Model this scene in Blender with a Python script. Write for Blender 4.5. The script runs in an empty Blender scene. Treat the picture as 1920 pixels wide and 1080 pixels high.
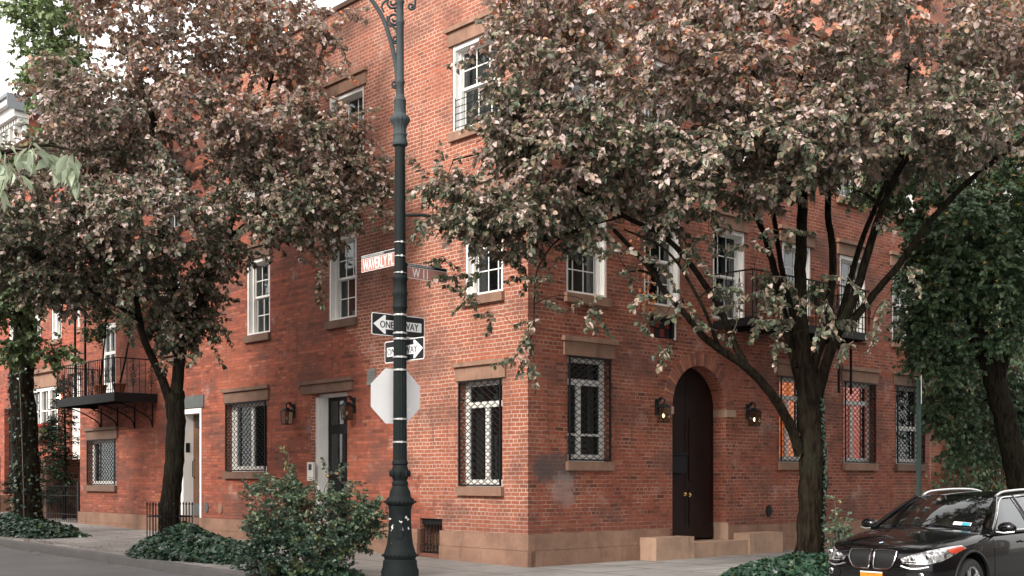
import bpy, bmesh, math, random
import numpy as np
from mathutils import Vector, Matrix
from mathutils.bvhtree import BVHTree
random.seed(7); RNG = np.random.default_rng(11)
sc = bpy.context.scene
COL = sc.collection
PI = math.pi
# ---------------------------------------------------------------- measured frame of the place
FOC, EYE, CU, CV = 2237.0, 1.45, 960.0, 897.0
C0 = Vector((0.26, 19.5, 0.0))                       # street corner of the brick house
DL = Vector((-0.6683, 0.7438, 0.0))                  # along the left wall, away
DR = Vector((0.7438, 0.6683, 0.0))                   # along the right wall, away
MH = Matrix(((DL.x, -DR.x, 0, C0.x), (DL.y, -DR.y, 0, C0.y), (0, 0, 1, 0), (0, 0, 0, 1)))
MHI = MH.inverted()
def at(u, v, Y):
    return Vector(((u - CU) / FOC * Y, Y, EYE - (v - CV) / FOC * Y))
def hs(x, y, z=0.0):                                 # house coordinates -> world
    return MH @ Vector((x, y, z))
def gz(hx):                                          # the pavement climbs gently along the left street
    return 0.011 * max(0.0, hx)
def TL(a, o, z): return (a, o, z)                    # left wall frame (along, outward, up) in house coordinates
def TR(a, o, z): return (-o, -a, z)                  # right wall frame
TR.flip = True
# ---------------------------------------------------------------- node helpers
class NT:
    def __init__(s, name):
        s.m = bpy.data.materials.new(name); s.m.use_nodes = True
        s.t = s.m.node_tree; s.t.nodes.clear()
        s.out = s.t.nodes.new('ShaderNodeOutputMaterial')
    def n(s, kind, **kw):
        nd = s.t.nodes.new(kind)
        for k, v in kw.items():
            if k.startswith('_'): setattr(nd, k[1:], v)
        for k, v in kw.items():
            if not k.startswith('_'): s.set(nd, k.replace('__', ' '), v)
        return nd
    def set(s, nd, key, v):
        i = nd.inputs[int(key[1:])] if key[0] == 'i' and key[1:].isdigit() else nd.inputs[key]
        if hasattr(v, 'is_output') or isinstance(v, bpy.types.NodeSocket): s.t.links.new(v, i)
        else:
            if isinstance(v, tuple) and len(v) == 3 and i.type == 'RGBA': v = (*v, 1)
            i.default_value = v
    def math(s, op, a, b=0.0, c=0.0, clamp=False):
        nd = s.n('ShaderNodeMath', _operation=op, _use_clamp=clamp, i0=a, i1=b, i2=c)
        return nd.outputs[0]
    def mix(s, f, a, b, mode='MIX'):
        nd = s.n('ShaderNodeMix', _data_type='RGBA', _blend_type=mode)
        s.set(nd, 'i0', f); s.set(nd, 'i6', a); s.set(nd, 'i7', b)
        return nd.outputs[2]
    def noise(s, vec, scale, detail=4.0, rough=0.55, out=0):
        nd = s.n('ShaderNodeTexNoise', Scale=scale, Detail=detail, Roughness=rough)
        if vec is not None: s.set(nd, 'Vector', vec)
        return nd.outputs[out]
    def ramp(s, f, stops, interp='LINEAR'):
        nd = s.n('ShaderNodeValToRGB', Fac=f); r = nd.color_ramp; r.interpolation = interp
        while len(r.elements) < len(stops): r.elements.new(0.5)
        for e, (p, c) in zip(r.elements, stops):
            e.position = p; e.color = (*c, 1) if isinstance(c, tuple) else (c, c, c, 1)
        return nd.outputs[0]
    def sstep(s, x, a, b):
        nd = s.n('ShaderNodeMapRange', _interpolation_type='SMOOTHSTEP', Value=x)
        nd.inputs['From Min'].default_value = a; nd.inputs['From Max'].default_value = b
        return nd.outputs[0]
    def uv(s): return s.n('ShaderNodeUVMap').outputs[0]
    def obj(s): return s.n('ShaderNodeTexCoord').outputs['Object']
    def sep(s, v):
        nd = s.n('ShaderNodeSeparateXYZ', i0=v); return nd.outputs
    def comb(s, x, y, z=0.0): return s.n('ShaderNodeCombineXYZ', i0=x, i1=y, i2=z).outputs[0]
    def bump(s, h, strength=0.4, dist=0.01):
        return s.n('ShaderNodeBump', Strength=strength, Distance=dist, Height=h).outputs[0]
    def pbsdf(s, col, rough=0.6, normal=None, **kw):
        nd = s.n('ShaderNodeBsdfPrincipled'); s.set(nd, 'Base Color', col); s.set(nd, 'Roughness', rough)
        if normal is not None: s.set(nd, 'Normal', normal)
        for k, v in kw.items(): s.set(nd, k.replace('__', ' '), v)
        return nd.outputs[0]
    def done(s, sh):
        s.t.links.new(sh, s.out.inputs[0]); return s.m

def plain(name, col, rough=0.6, metal=0.0, var=0.15, scale=6.0, bump=0.1, **kw):
    t = NT(name); o = t.obj()
    n1 = t.noise(o, scale, 5.0, 0.6); n2 = t.noise(o, scale * 7, 3.0)
    f = t.math('ADD', t.math('MULTIPLY', n1, 0.7), t.math('MULTIPLY', n2, 0.3))
    lo = tuple(c * (1 - var) for c in col); hi = tuple(min(1, c * (1 + var)) for c in col)
    c = t.ramp(f, [(0.3, lo), (0.7, hi)])
    r = t.math('ADD', rough - 0.08, t.math('MULTIPLY', n1, 0.16))
    return t.done(t.pbsdf(c, r, t.bump(n2, bump, 0.01), Metallic=metal, **kw))

def brick_mat(name, left=True, row=0.068, wid=0.205, smooth_red=False, tone=(1, 1, 1)):
    t = NT(name); uv = t.uv()
    wob = t.n('ShaderNodeVectorMath', _operation='SCALE', i0=t.n('ShaderNodeVectorMath', _operation='SUBTRACT', i0=t.noise(uv, 2.2, 3, .6, 1), i1=(0.5, 0.5, 0.5)).outputs[0], Scale=0.035).outputs[0]
    wob2 = t.n('ShaderNodeVectorMath', _operation='SCALE', i0=t.n('ShaderNodeVectorMath', _operation='SUBTRACT', i0=t.noise(uv, 30, 2, .6, 1), i1=(0.5, 0.5, 0.5)).outputs[0], Scale=0.010).outputs[0]
    v = t.n('ShaderNodeVectorMath', _operation='ADD', i0=uv, i1=wob).outputs[0]
    v = t.n('ShaderNodeVectorMath', _operation='ADD', i0=v, i1=wob2).outputs[0]
    def bt(w):
        nd = t.n('ShaderNodeTexBrick', Vector=v, Color1=(0, 0, 0), Color2=(1, 1, 1), Mortar=(0.5, 0.5, 0.5), Scale=1.0)
        nd.inputs['Mortar Size'].default_value = 0.0088; nd.inputs['Mortar Smooth'].default_value = 0.25
        nd.inputs['Bias'].default_value = 0.0
        nd.inputs['Brick Width'].default_value = w; nd.inputs['Row Height'].default_value = row
        return nd
    b1, b2 = bt(wid), bt(wid / 2)
    vy = t.sep(v)
    rowi = t.math('FLOOR', t.math('DIVIDE', vy[1], row))
    hd = t.math('LESS_THAN', t.math('MODULO', t.math('ADD', rowi, 600.0), 6.0), 0.5)
    tint = t.mix(hd, b1.outputs['Color'], b2.outputs['Color'])
    mort = t.math('ADD', t.math('MULTIPLY', b1.outputs['Fac'], t.math('SUBTRACT', 1.0, hd)), t.math('MULTIPLY', b2.outputs['Fac'], hd))
    big = t.noise(uv, 0.7, 5, .6); mid = t.noise(uv, 3.1, 5, .62); fine = t.noise(uv, 45, 4, .65)
    T = tone
    k = lambda c: tuple(a * b for a, b in zip(c, T))
    col = t.ramp(tint, [(0.0, k((.10, .040, .030))), (.07, k((.18, .060, .040))), (.5, k((.265, .082, .050))), (.93, k((.31, .105, .062))), (1.0, k((.34, .15, .10)))])
    col = t.mix(t.math('MULTIPLY', t.sstep(big, .5, .68), .6), col, k((.36, .115, .062)))            # orange, rubbed areas
    col = t.mix(t.math('MULTIPLY', t.sstep(mid, .56, .74), .5), col, k((.17, .072, .052)))          # grime
    col = t.mix(.55, col, t.mix(fine, (.55, .55, .55), (1.4, 1.4, 1.4)), 'MULTIPLY')
    s = t.sep(uv)
    if smooth_red:
        mk = t.math('MULTIPLY', mid, .3)
    elif left:   # the repointed pale-mortar zone near the corner widens with height
        e = t.math('SUBTRACT', t.math('ADD', 2.0, t.math('MULTIPLY', s[1], .72)), s[0])
        e = t.math('ADD', e, t.math('MULTIPLY', t.math('SUBTRACT', mid, .5), 2.4))
        mk = t.math('ADD', t.math('MULTIPLY', t.sstep(e, -.25, .25), .9), .1)
        mk = t.math('MULTIPLY', mk, t.ramp(big, [(.30, .35), (.55, 1.0)]))
    else:
        mk = t.ramp(t.math('ADD', t.math('MULTIPLY', big, .5), t.math('MULTIPLY', mid, .5)), [(.40, .25), (.56, .95)])
    mcol = t.mix(mk, k((.10, .046, .038)), (.56, .42, .35) if left else (.40, .27, .21))
    mcol = t.mix(t.math('MULTIPLY', fine, .25), mcol, k((.25, .13, .10)))
    if left:
        wide = t.n('ShaderNodeTexBrick', Vector=v, Color1=(0, 0, 0), Color2=(1, 1, 1), Mortar=(.5, .5, .5), Scale=1.0)
        for kk, vv in (('Mortar Size', .0), ('Brick Width', .83), ('Row Height', row), ('Bias', 0.0)): wide.inputs[kk].default_value = vv
        crs = t.ramp(wide.outputs['Color'], [(0, .62), (.25, .86), (.6, 1.0), (1, 1.2)])
        red = t.mix(1.0, t.mix(.2, t.mix(1.0, col, (1.20, 1.03, .96), 'MULTIPLY'), k((.29, .082, .052))), crs, 'MULTIPLY')
        col = t.mix(mk, red, t.mix(.40, col, k((.42, .145, .080))))  # bricks in the repointed zone also brightened, for the stronger light near the corner
    base = t.mix(t.math('MULTIPLY', mort, t.math('ADD', .68, t.math('MULTIPLY', mk, .32))), col, mcol)
    # lime bloom and soot with edges of their own
    wh = t.math('MULTIPLY', t.sstep(t.noise(uv, 1.3, 7, .72), .56, .72), .42)
    base = t.mix(wh, base, (.50, .40, .36))
    streak = t.noise(t.comb(t.math('MULTIPLY', s[0], 5.0), t.math('MULTIPLY', s[1], .6)), 1.0, 4, .6)
    base = t.mix(t.math('MULTIPLY', t.sstep(streak, .56, .74), .5), base, (.085, .050, .042))
    soot = t.noise(t.comb(t.math('MULTIPLY', s[0], .55), t.math('MULTIPLY', s[1], .9)), 1.0, 7, .68)
    base = t.mix(t.math('MULTIPLY', t.sstep(soot, .47, .62), .55), base, (.10, .058, .048))
    low = t.math('MULTIPLY', t.math('SUBTRACT', 1.0, t.sstep(t.math('ADD', s[1], t.math('MULTIPLY', mid, .8)), .75, 1.5)), .38)
    base = t.mix(low, base, (.13, .070, .055))
    if not left:
        def blob(cx, cz, rx, rz, n=.9):
            dx = t.math('DIVIDE', t.math('SUBTRACT', s[0], cx), rx); dz = t.math('DIVIDE', t.math('SUBTRACT', s[1], cz), rz)
            r = t.math('ADD', t.math('MULTIPLY', dx, dx), t.math('MULTIPLY', dz, dz))
            r = t.math('ADD', r, t.math('MULTIPLY', t.math('SUBTRACT', t.noise(uv, 4.5, 8, .75), .5), n * 5.5))
            return t.math('SUBTRACT', 1.0, t.sstep(r, .3, 1.5))
        base = t.mix(t.math('MULTIPLY', blob(.62, 1.62, .55, .26), .82), base, (.075, .062, .062))
        base = t.mix(t.math('MULTIPLY', blob(.80, 1.25, .30, .30), .38), base, (.36, .30, .28))
    h = t.math('ADD', t.math('MULTIPLY', t.math('SUBTRACT', 1.0, mort), .7), t.math('MULTIPLY', t.math('ADD', fine, t.math('MULTIPLY', tint, .5)), .35))
    rg = t.math('ADD', .78, t.math('MULTIPLY', fine, .15))
    return t.done(t.pbsdf(base, rg, t.bump(h, .8, .012), Specular__IOR__Level=.25))

def stone_mat(name, col, var=.2, streaks=True):
    t = NT(name); uv = t.uv(); o = t.obj()
    n1 = t.noise(o, 1.6, 6, .65); n2 = t.noise(o, 26, 4, .7)
    c = t.ramp(n1, [(.3, tuple(x * (1 - var) for x in col)), (.7, tuple(x * (1 + var) for x in col))])
    c = t.mix(.5, c, t.mix(n2, (.65, .65, .65), (1.3, 1.3, 1.3)), 'MULTIPLY')
    if streaks:
        s = t.sep(uv)
        st = t.noise(t.comb(t.math('MULTIPLY', s[0], 4.0), t.math('MULTIPLY', s[1], .7)), 1.3, 5, .65)
        c = t.mix(t.math('MULTIPLY', t.sstep(st, .52, .72), .45), c, tuple(x * .35 for x in col))
        lo = t.noise(uv, 5, 5, .7)
        c = t.mix(t.math('MULTIPLY', t.sstep(lo, .60, .72), .3), c, tuple(min(1, x * 1.6 + .05) for x in col))
    return t.done(t.pbsdf(c, .85, t.bump(n2, .35, .006), Specular__IOR__Level=.25))

def leaf_mat(name, stops, rough=.45, back=(.30, .30, .24), transl=.22, spec=.45):
    t = NT(name)
    tint = t.n('ShaderNodeAttribute', _attribute_name='tint').outputs['Fac']
    c = t.ramp(tint, stops, 'CONSTANT')
    o = t.obj(); n = t.noise(o, 55, 3, .6)
    c = t.mix(.6, c, t.mix(n, (.6, .6, .6), (1.4, 1.4, 1.4)), 'MULTIPLY')
    bf = t.n('ShaderNodeNewGeometry').outputs['Backfacing']
    c2 = t.mix(t.math('MULTIPLY', bf, .4), c, back)
    p = t.pbsdf(c2, rough, None, Specular__IOR__Level=spec)
    tr = t.n('ShaderNodeBsdfTranslucent', Color=c).outputs[0]
    m = t.n('ShaderNodeMixShader', i0=transl, i1=p, i2=tr).outputs[0]
    return t.done(m)

def glass_mat(name, tint=(.62, .66, .66), refl=1.0, thru=.75):
    t = NT(name)
    ge = t.n('ShaderNodeNewGeometry')
    dt = t.math('ABSOLUTE', t.n('ShaderNodeVectorMath', _operation='DOT_PRODUCT', i0=ge.outputs['Normal'], i1=ge.outputs['Incoming']).outputs['Value'])
    fr = t.math('ADD', .04, t.math('MULTIPLY', .96, t.math('POWER', t.math('SUBTRACT', 1.0, dt), 5.0)))
    g = t.n('ShaderNodeBsdfGlossy', Color=(.9, .93, .95), Roughness=.015,
            Normal=t.bump(t.noise(t.obj(), 1.2, 1), .03, .03)).outputs[0]
    tr = t.n('ShaderNodeBsdfTransparent', Color=tint).outputs[0]
    dk = t.n('ShaderNodeBsdfDiffuse', Color=(.012, .014, .015)).outputs[0]
    body = t.n('ShaderNodeMixShader', i0=thru, i1=dk, i2=tr).outputs[0]
    m = t.n('ShaderNodeMixShader', i0=t.math('MULTIPLY', fr, refl * 1.6, clamp=True), i1=body, i2=g).outputs[0]
    return t.done(m)

def emis(name, col, strength, pattern=None):
    t = NT(name); o = t.obj()
    c = t.mix(t.noise(o, 7, 3), tuple(x * .55 for x in col), col)
    e = t.n('ShaderNodeEmission', Color=c, Strength=strength).outputs[0]
    d = t.pbsdf(c, .8)
    a = t.n('ShaderNodeAddShader', i0=e, i1=d).outputs[0]
    return t.done(a)

def bark_mat(name, col):
    t = NT(name); o = t.obj(); s = t.sep(o)
    v = t.comb(t.math('MULTIPLY', s[0], 26.0), t.math('MULTIPLY', s[1], 26.0), t.math('MULTIPLY', s[2], 4.0))
    n = t.noise(v, 1.0, 5, .65); n2 = t.noise(o, 3, 4)
    c = t.ramp(n, [(.38, tuple(x * .3 for x in col)), (.62, tuple(x * 1.3 for x in col))])
    c = t.mix(t.math('MULTIPLY', t.sstep(n2, .5, .7), .4), c, (.026, .030, .018))
    return t.done(t.pbsdf(c, .95, t.bump(n, .9, .03), Specular__IOR__Level=.05))

def paint_mat(name, col, rough=.35, chips=None, spec=.4):
    t = NT(name); o = t.obj(); n = t.noise(o, 9, 5, .7)
    c = t.mix(t.math('MULTIPLY', t.sstep(n, .5, .75), .5), col, tuple(min(1, x * 1.8 + .003) for x in col))
    if chips:
        s = t.sep(o)
        vor = t.n('ShaderNodeTexNoise', Vector=o, Scale=13.0, Detail=2.0).outputs[0]
        m = t.math('MULTIPLY', t.sstep(vor, .635, .66), t.math('MULTIPLY', t.sstep(s[2], chips[0], chips[0] + .05), t.math('SUBTRACT', 1.0, t.sstep(s[2], chips[1], chips[1] + .05))))
        c = t.mix(m, c, (.62, .62, .62))
    return t.done(t.pbsdf(c, t.math('ADD', rough, t.math('MULTIPLY', n, .25)), t.bump(t.noise(o, 60, 3), .18, .004), Specular__IOR__Level=spec))

M = {}
M['brickL'] = brick_mat('brick_warm', True)
M['brickR'] = brick_mat('brick_weathered', False, tone=(.98, .84, .78))
M['brickN'] = brick_mat('brick_smooth_red', True, row=.062, smooth_red=True, tone=(1.15, 1.0, 1.0))
M['brickO'] = brick_mat('brick_orange', False, tone=(1.25, 1.3, 1.25))
M['stone'] = stone_mat('brownstone', (.25, .148, .105), .3)
M['stone_dk'] = stone_mat('brownstone_dark', (.16, .10, .075))
M['stone_lt'] = stone_mat('brownstone_lit_pale', (.37, .245, .175), .25)  # paler copy: light on step and block tops put into the stone colour
M['stone_mid'] = stone_mat('brownstone_mid', (.165, .100, .074), .3)  # darker brownstone for trim farther along the left wall
M['slate'] = stone_mat('grey_lintel_stone', (.11, .12, .12))
M['white'] = plain('white_paint', (.78, .77, .74), .45, var=.06, scale=3)
M['white2'] = plain('offwhite_paint', (.62, .60, .57), .5, var=.1, scale=4)
M['iron'] = paint_mat('black_iron', (.006, .007, .0075), .5, spec=.25)
M['post'] = paint_mat('dark_post_paint', (.007, .011, .0115), .60, chips=(.55, .95), spec=.2)
M['post_up'] = paint_mat('weathered_post_paint', (.040, .050, .054), .6, spec=.25)
M['silver'] = plain('aluminium', (.62, .63, .64), .38, .25, var=.06)
M['band'] = plain('steel_band', (.42, .42, .42), .45, .5, var=.1)
M['signback'] = plain('sign_back_metal', (.70, .70, .71), .55, .1, var=.05, scale=2)
M['sblack'] = plain('sign_black', (.012, .014, .015), .45, var=.1)
M['swhite'] = plain('sign_white', (.80, .80, .80), .45, var=.03)
M['sbrown'] = plain('sign_brown', (.36, .17, .14), .45, var=.06)
M['door'] = plain('dark_mahogany', (.014, .0055, .004), .55, var=.4, scale=3, Specular__IOR__Level=.2)
M['door_dk'] = plain('black_door_paint', (.008, .011, .011), .45, var=.2, Specular__IOR__Level=.25)
M['wood'] = plain('worn_wood_door', (.10, .050, .028), .5, var=.4, scale=3)
M['brass'] = plain('brass', (.75, .52, .25), .25, .95, var=.05)
M['glass'] = glass_mat('window_glass')
M['glass_lamp'] = glass_mat('smoky_lantern_glass', (.80, .72, .60), .8, .8)
M['curtain'] = plain('grey_curtain', (.42, .42, .40), .9, var=.15)
M['curtain_w'] = plain('white_curtain', (.62, .62, .60), .9, var=.12)
M['curtain_r'] = plain('warm_curtain', (.22, .07, .035), .9, var=.3)
M['warm'] = emis('lamplit_curtain', (1.0, .24, .045), 1.3)
M['warm2'] = emis('dim_lamplit_curtain', (1.0, .15, .045), .75)
M['bulb'] = emis('lamp_bulb', (1.0, .82, .55), 3.0)
M['bulb_b'] = emis('porch_bulb', (1.0, .62, .28), 22.0)
M['redpane'] = plain('dull_red_pane', (.16, .022, .016), .3, var=.3, scale=9)
M['roof'] = plain('tar_roof', (.08, .08, .08), .9)
M['ledge'] = plain('white_cornice', (.60, .60, .58), .6, var=.08)
M['ledge_dk'] = plain('grey_cornice_metal', (.16, .18, .19), .6, var=.1)
M['bark'] = bark_mat('brown_bark', (.017, .013, .009))
M['barkd'] = bark_mat('dark_bark', (.018, .015, .011))
M['twig'] = plain('twig_bark', (.13, .10, .085), .85, var=.3)
M['soil'] = plain('soil', (.035, .027, .02), .95, var=.3)
M['terracotta'] = plain('terracotta', (.30, .12, .07), .8)
MAUVE = [(0, (.034, .048, .028)), (.12, (.055, .075, .044)), (.25, (.095, .115, .068)), (.36, (.17, .17, .105)), (.44, (.27, .20, .135)), (.51, (.40, .285, .22)), (.60, (.54, .425, .39)), (.74, (.50, .375, .355)), (.85, (.44, .27, .17)), (.94, (.30, .10, .05)), (.982, (.72, .16, .04))]  # autumn tones; palest stops hold the sunlit highlights, darkest greens the shade
M['leaf_m'] = leaf_mat('mauve_leaf', MAUVE, .42, (.27, .25, .19), .26)
M['leaf_md'] = leaf_mat('dusky_mauve_leaf', [(p, tuple(x * .88 for x in c)) for p, c in MAUVE], .42, (.24, .23, .17), .26)
M['leaf_g'] = leaf_mat('green_leaf', [(0, (.07, .11, .045)), (.3, (.10, .15, .055)), (.6, (.14, .20, .075)), (.85, (.19, .25, .095)), (.97, (.42, .26, .05))], .45, (.16, .22, .11))
M['leaf_dg'] = leaf_mat('dark_green_leaf', [(0, (.040, .078, .040)), (.4, (.070, .125, .055)), (.75, (.115, .175, .080)), (.97, (.35, .24, .05))], .42, (.10, .14, .08), .15)
M['leaf_ol'] = leaf_mat('olive_leaf', [(0, (.10, .14, .05)), (.4, (.15, .20, .07)), (.8, (.20, .25, .10))], .5, (.2, .24, .12), .35)
M['leaf_ivy'] = leaf_mat('ivy_leaf', [(0, (.015, .040, .026)), (.4, (.022, .056, .034)), (.8, (.035, .078, .042)), (.97, (.10, .13, .05))], .33, (.06, .10, .06), .06, .5)
M['leaf_bush'] = leaf_mat('bush_leaf', [(0, (.030, .065, .045)), (.35, (.055, .10, .065)), (.65, (.12, .18, .10)), (.88, (.26, .31, .17)), (.975, (.33, .14, .07))], .36, (.12, .16, .11), .12, .5)
M['leaf_pale'] = leaf_mat('pale_leaf', [(0, (.30, .36, .24)), (.5, (.38, .44, .32))], .4, (.42, .46, .36), .3)
M['leaf_con'] = leaf_mat('conifer_spray', [(0, (.015, .030, .018)), (.5, (.022, .045, .026))], .6, (.02, .03, .02), .05, .2)
M['petal'] = leaf_mat('red_petal', [(0, (.45, .03, .02)), (.5, (.60, .08, .05))], .5, (.5, .08, .06))
M['litter'] = leaf_mat('fallen_leaf', [(0, (.20, .12, .07)), (.5, (.30, .17, .08)), (.8, (.14, .08, .05))], .8, (.2, .14, .1), .0)

# ---------------------------------------------------------------- mesh builder
class MB:
    def __init__(s, T=None):
        s.v = []; s.f = []; s.uv = []; s.T = T; s.flip = bool(T is not None and getattr(T, 'flip', False))
        s.mi = []; s.cur = 0
    def face(s, pts, uv=None):
        b = len(s.v)
        if uv is None:
            p0 = Vector(pts[0]); n = (Vector(pts[1]) - p0).cross(Vector(pts[2]) - p0)
            ax = max(range(3), key=lambda i: abs(n[i]))
            uv = [((p[1], p[2]), (p[0], p[2]), (p[0], p[1]))[ax] for p in pts]
        s.v += [s.T(*p) if s.T else tuple(p) for p in pts]
        idx = list(range(b, b + len(pts))); uv = list(uv)
        if s.flip: idx.reverse(); uv.reverse()
        s.f.append(idx); s.uv += uv; s.mi.append(s.cur)
    def box(s, a0, a1, o0, o1, z0, z1):
        a0, a1 = min(a0, a1), max(a0, a1); o0, o1 = min(o0, o1), max(o0, o1); z0, z1 = min(z0, z1), max(z0, z1)
        p = lambda i, j, k: ((a0, a1)[i], (o0, o1)[j], (z0, z1)[k])
        for q in ((p(0,0,0),p(1,0,0),p(1,0,1),p(0,0,1)), (p(1,1,0),p(0,1,0),p(0,1,1),p(1,1,1)), (p(0,1,0),p(0,0,0),p(0,0,1),p(0,1,1)),
                  (p(1,0,0),p(1,1,0),p(1,1,1),p(1,0,1)), (p(0,0,1),p(1,0,1),p(1,1,1),p(0,1,1)), (p(0,1,0),p(1,1,0),p(1,0,0),p(0,0,0))): s.face(q)
        return s
    def prism(s, poly, o0, o1):                       # poly of (a, z), extruded from o0 to o1 (o0 < o1)
        n = len(poly)
        ar = sum(poly[i][0] * poly[(i+1) % n][1] - poly[(i+1) % n][0] * poly[i][1] for i in range(n))
        if ar < 0: poly = poly[::-1]
        s.face([(a, o0, z) for a, z in poly]); s.face([(a, o1, z) for a, z in reversed(poly)])
        for i in range(n):
            a, b = poly[i], poly[(i+1) % n]
            s.face([(b[0], o0, b[1]), (a[0], o0, a[1]), (a[0], o1, a[1]), (b[0], o1, b[1])])
        return s
    def grid(s, rows):                                # rows of points -> quads
        for r0, r1 in zip(rows, rows[1:]):
            for i in range(len(r0) - 1): s.face([r0[i], r0[i+1], r1[i+1], r1[i]])
        return s
    def tube(s, path, rad, n=6, cap=True):
        P = [Vector(p) for p in path]; m = len(P)
        if m < 2: return s
        rad = rad if isinstance(rad, (list, tuple)) else [rad] * m
        rings = []; prev = None; acc = 0.0
        for i in range(m):
            d = (P[min(i+1, m-1)] - P[max(i-1, 0)])
            d = d.normalized() if d.length > 1e-9 else Vector((0, 0, 1))
            if prev is None:
                u = d.cross(Vector((0, 0, 1)) if abs(d.z) < .9 else Vector((1, 0, 0))).normalized()
            else:
                u = prev - d * prev.dot(d)
                u = u.normalized() if u.length > 1e-6 else d.orthogonal().normalized()
            prev = u; w = d.cross(u)
            rings.append([P[i] + (u * math.cos(2*PI*k/n) + w * math.sin(2*PI*k/n)) * rad[i] for k in range(n)])
        for i in range(m - 1):
            for k in range(n):
                k2 = (k + 1) % n
                s.face([rings[i][k], rings[i][k2], rings[i+1][k2], rings[i+1][k]], [(k/n, i), ((k+1)/n, i), ((k+1)/n, i+1), (k/n, i+1)])
        if cap:
            s.face(list(reversed(rings[0])), [(0, 0)] * n); s.face(rings[-1], [(0, 0)] * n)
        return s
    def lathe(s, prof, n=24, c=(0, 0), flute=None):    # prof: (r, z)
        rings = []
        for r, z in prof:
            ring = []
            for k in range(n):
                rr = r
                if flute and flute[0] <= z <= flute[1]: rr = r * (1 - .07 * (k % 2))
                ring.append(Vector((c[0] + rr * math.cos(2*PI*k/n), c[1] + rr * math.sin(2*PI*k/n), z)))
            rings.append(ring)
        for i in range(len(rings) - 1):
            for k in range(n):
                k2 = (k + 1) % n
                s.face([rings[i][k], rings[i][k2], rings[i+1][k2], rings[i+1][k]])
        s.face(list(reversed(rings[0]))); s.face(rings[-1])
        return s
    def ball(s, c, r, n=10, sc3=(1, 1, 1)):
        c = Vector(c); rows = []
        for i in range(n // 2 + 1):
            th = PI * i / (n // 2)
            rows.append([(c.x + r*sc3[0]*math.sin(th)*math.cos(2*PI*k/n), c.y + r*sc3[1]*math.sin(th)*math.sin(2*PI*k/n), c.z - r*sc3[2]*math.cos(th)) for k in range(n + 1)])
        return s.grid(rows)
    def add(s, verts, faces, fn=lambda p: p):
        for f in faces: s.face([fn(verts[i]) for i in f])
        return s
    def build(s, name, mat, parent=None, smooth=None, weld=False, label=None):
        me = bpy.data.meshes.new(name); me.from_pydata([tuple(v) for v in s.v], [], s.f)
        uvl = me.uv_layers.new(name='UVMap')
        uvl.data.foreach_set('uv', np.array([tuple(u)[:2] for u in s.uv], dtype=np.float32).ravel())
        for m in (mat if isinstance(mat, (list, tuple)) else [mat]): me.materials.append(m)
        if isinstance(mat, (list, tuple)): me.polygons.foreach_set('material_index', s.mi)
        if smooth is not None or weld:
            bm = bmesh.new(); bm.from_mesh(me); bmesh.ops.remove_doubles(bm, verts=bm.verts, dist=1e-5)
            bm.to_mesh(me); bm.free()
        if smooth is not None:
            me.polygons.foreach_set('use_smooth', [True] * len(me.polygons)); me.set_sharp_from_angle(angle=math.radians(smooth))
        o = bpy.data.objects.new(name, me); COL.objects.link(o)
        if parent: o.parent = parent
        if label: o['label'] = label
        return o

def tag(o, label=None, cat=None, group=None, kind=None):
    for k, v in (('label', label), ('category', cat), ('group', group), ('kind', kind)):
        if v: o[k] = v
    return o
def empty(name, label, cat, loc=(0, 0, 0), rot=0.0, group=None, mat=None):
    o = bpy.data.objects.new(name, None); COL.objects.link(o); o.empty_display_size = .2
    if mat is not None: o.matrix_world = mat
    else: o.location = loc; o.rotation_euler = (0, 0, rot)
    return tag(o, label, cat, group)

_tc = {}
def text_geo(txt):                                     # unit-height text centred on x, with its mesh
    if txt in _tc: return _tc[txt]
    cu = bpy.data.curves.new('lettering', 'FONT'); cu.body = txt; cu.align_x = 'LEFT'; cu.resolution_u = 3
    o = bpy.data.objects.new('lettering', cu); COL.objects.link(o)
    dg = bpy.context.evaluated_depsgraph_get(); me = o.evaluated_get(dg).to_mesh()
    vs = [v.co.copy() for v in me.vertices]; fs = [list(p.vertices) for p in me.polygons]
    xs = [v.x for v in vs]; ys = [v.y for v in vs]
    x0, x1, y0, y1 = min(xs), max(xs), min(ys), max(ys)
    vs = [((v.x - x0) / (x1 - x0), (v.y - y0) / (y1 - y0)) for v in vs]
    o.evaluated_get(dg).to_mesh_clear(); bpy.data.objects.remove(o)
    _tc[txt] = (vs, fs); return _tc[txt]
def lettering(mb, txt, a0, a1, z0, z1, o, bold=0.0):
    vs, fs = text_geo(txt)
    for dx in ((0,) if not bold else (-bold, 0, bold)):
        off = -.0004 * abs(dx) / max(bold, 1e-6)
        mb.add(vs, fs, lambda p: (a0 + (a1 - a0) * p[0] + dx, o + off + (0 if dx <= 0 else -.0002), z0 + (z1 - z0) * p[1]))
    return mb
def spiral(c, r0, r1, a0, turns, axis=('x', 'z'), n=22):
    pts = []
    for i in range(n + 1):
        t = i / n; r = r0 + (r1 - r0) * t; a = a0 + turns * 2 * PI * t
        pts.append((c[0] + r * math.cos(a), c[1], c[2] + r * math.sin(a)))
    return pts
def catmull(pts, per=5):
    P = [Vector(p) for p in pts]; P = [P[0] * 2 - P[1]] + P + [P[-1] * 2 - P[-2]]
    out = []
    for i in range(1, len(P) - 2):
        for k in range(per):
            t = k / per; a, b, c, d = P[i-1], P[i], P[i+1], P[i+2]
            out.append(.5 * ((2*b) + (c-a)*t + (2*a-5*b+4*c-d)*t*t + (3*b-a-3*c+d)*t*t*t))
    out.append(P[-2]); return out
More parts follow.
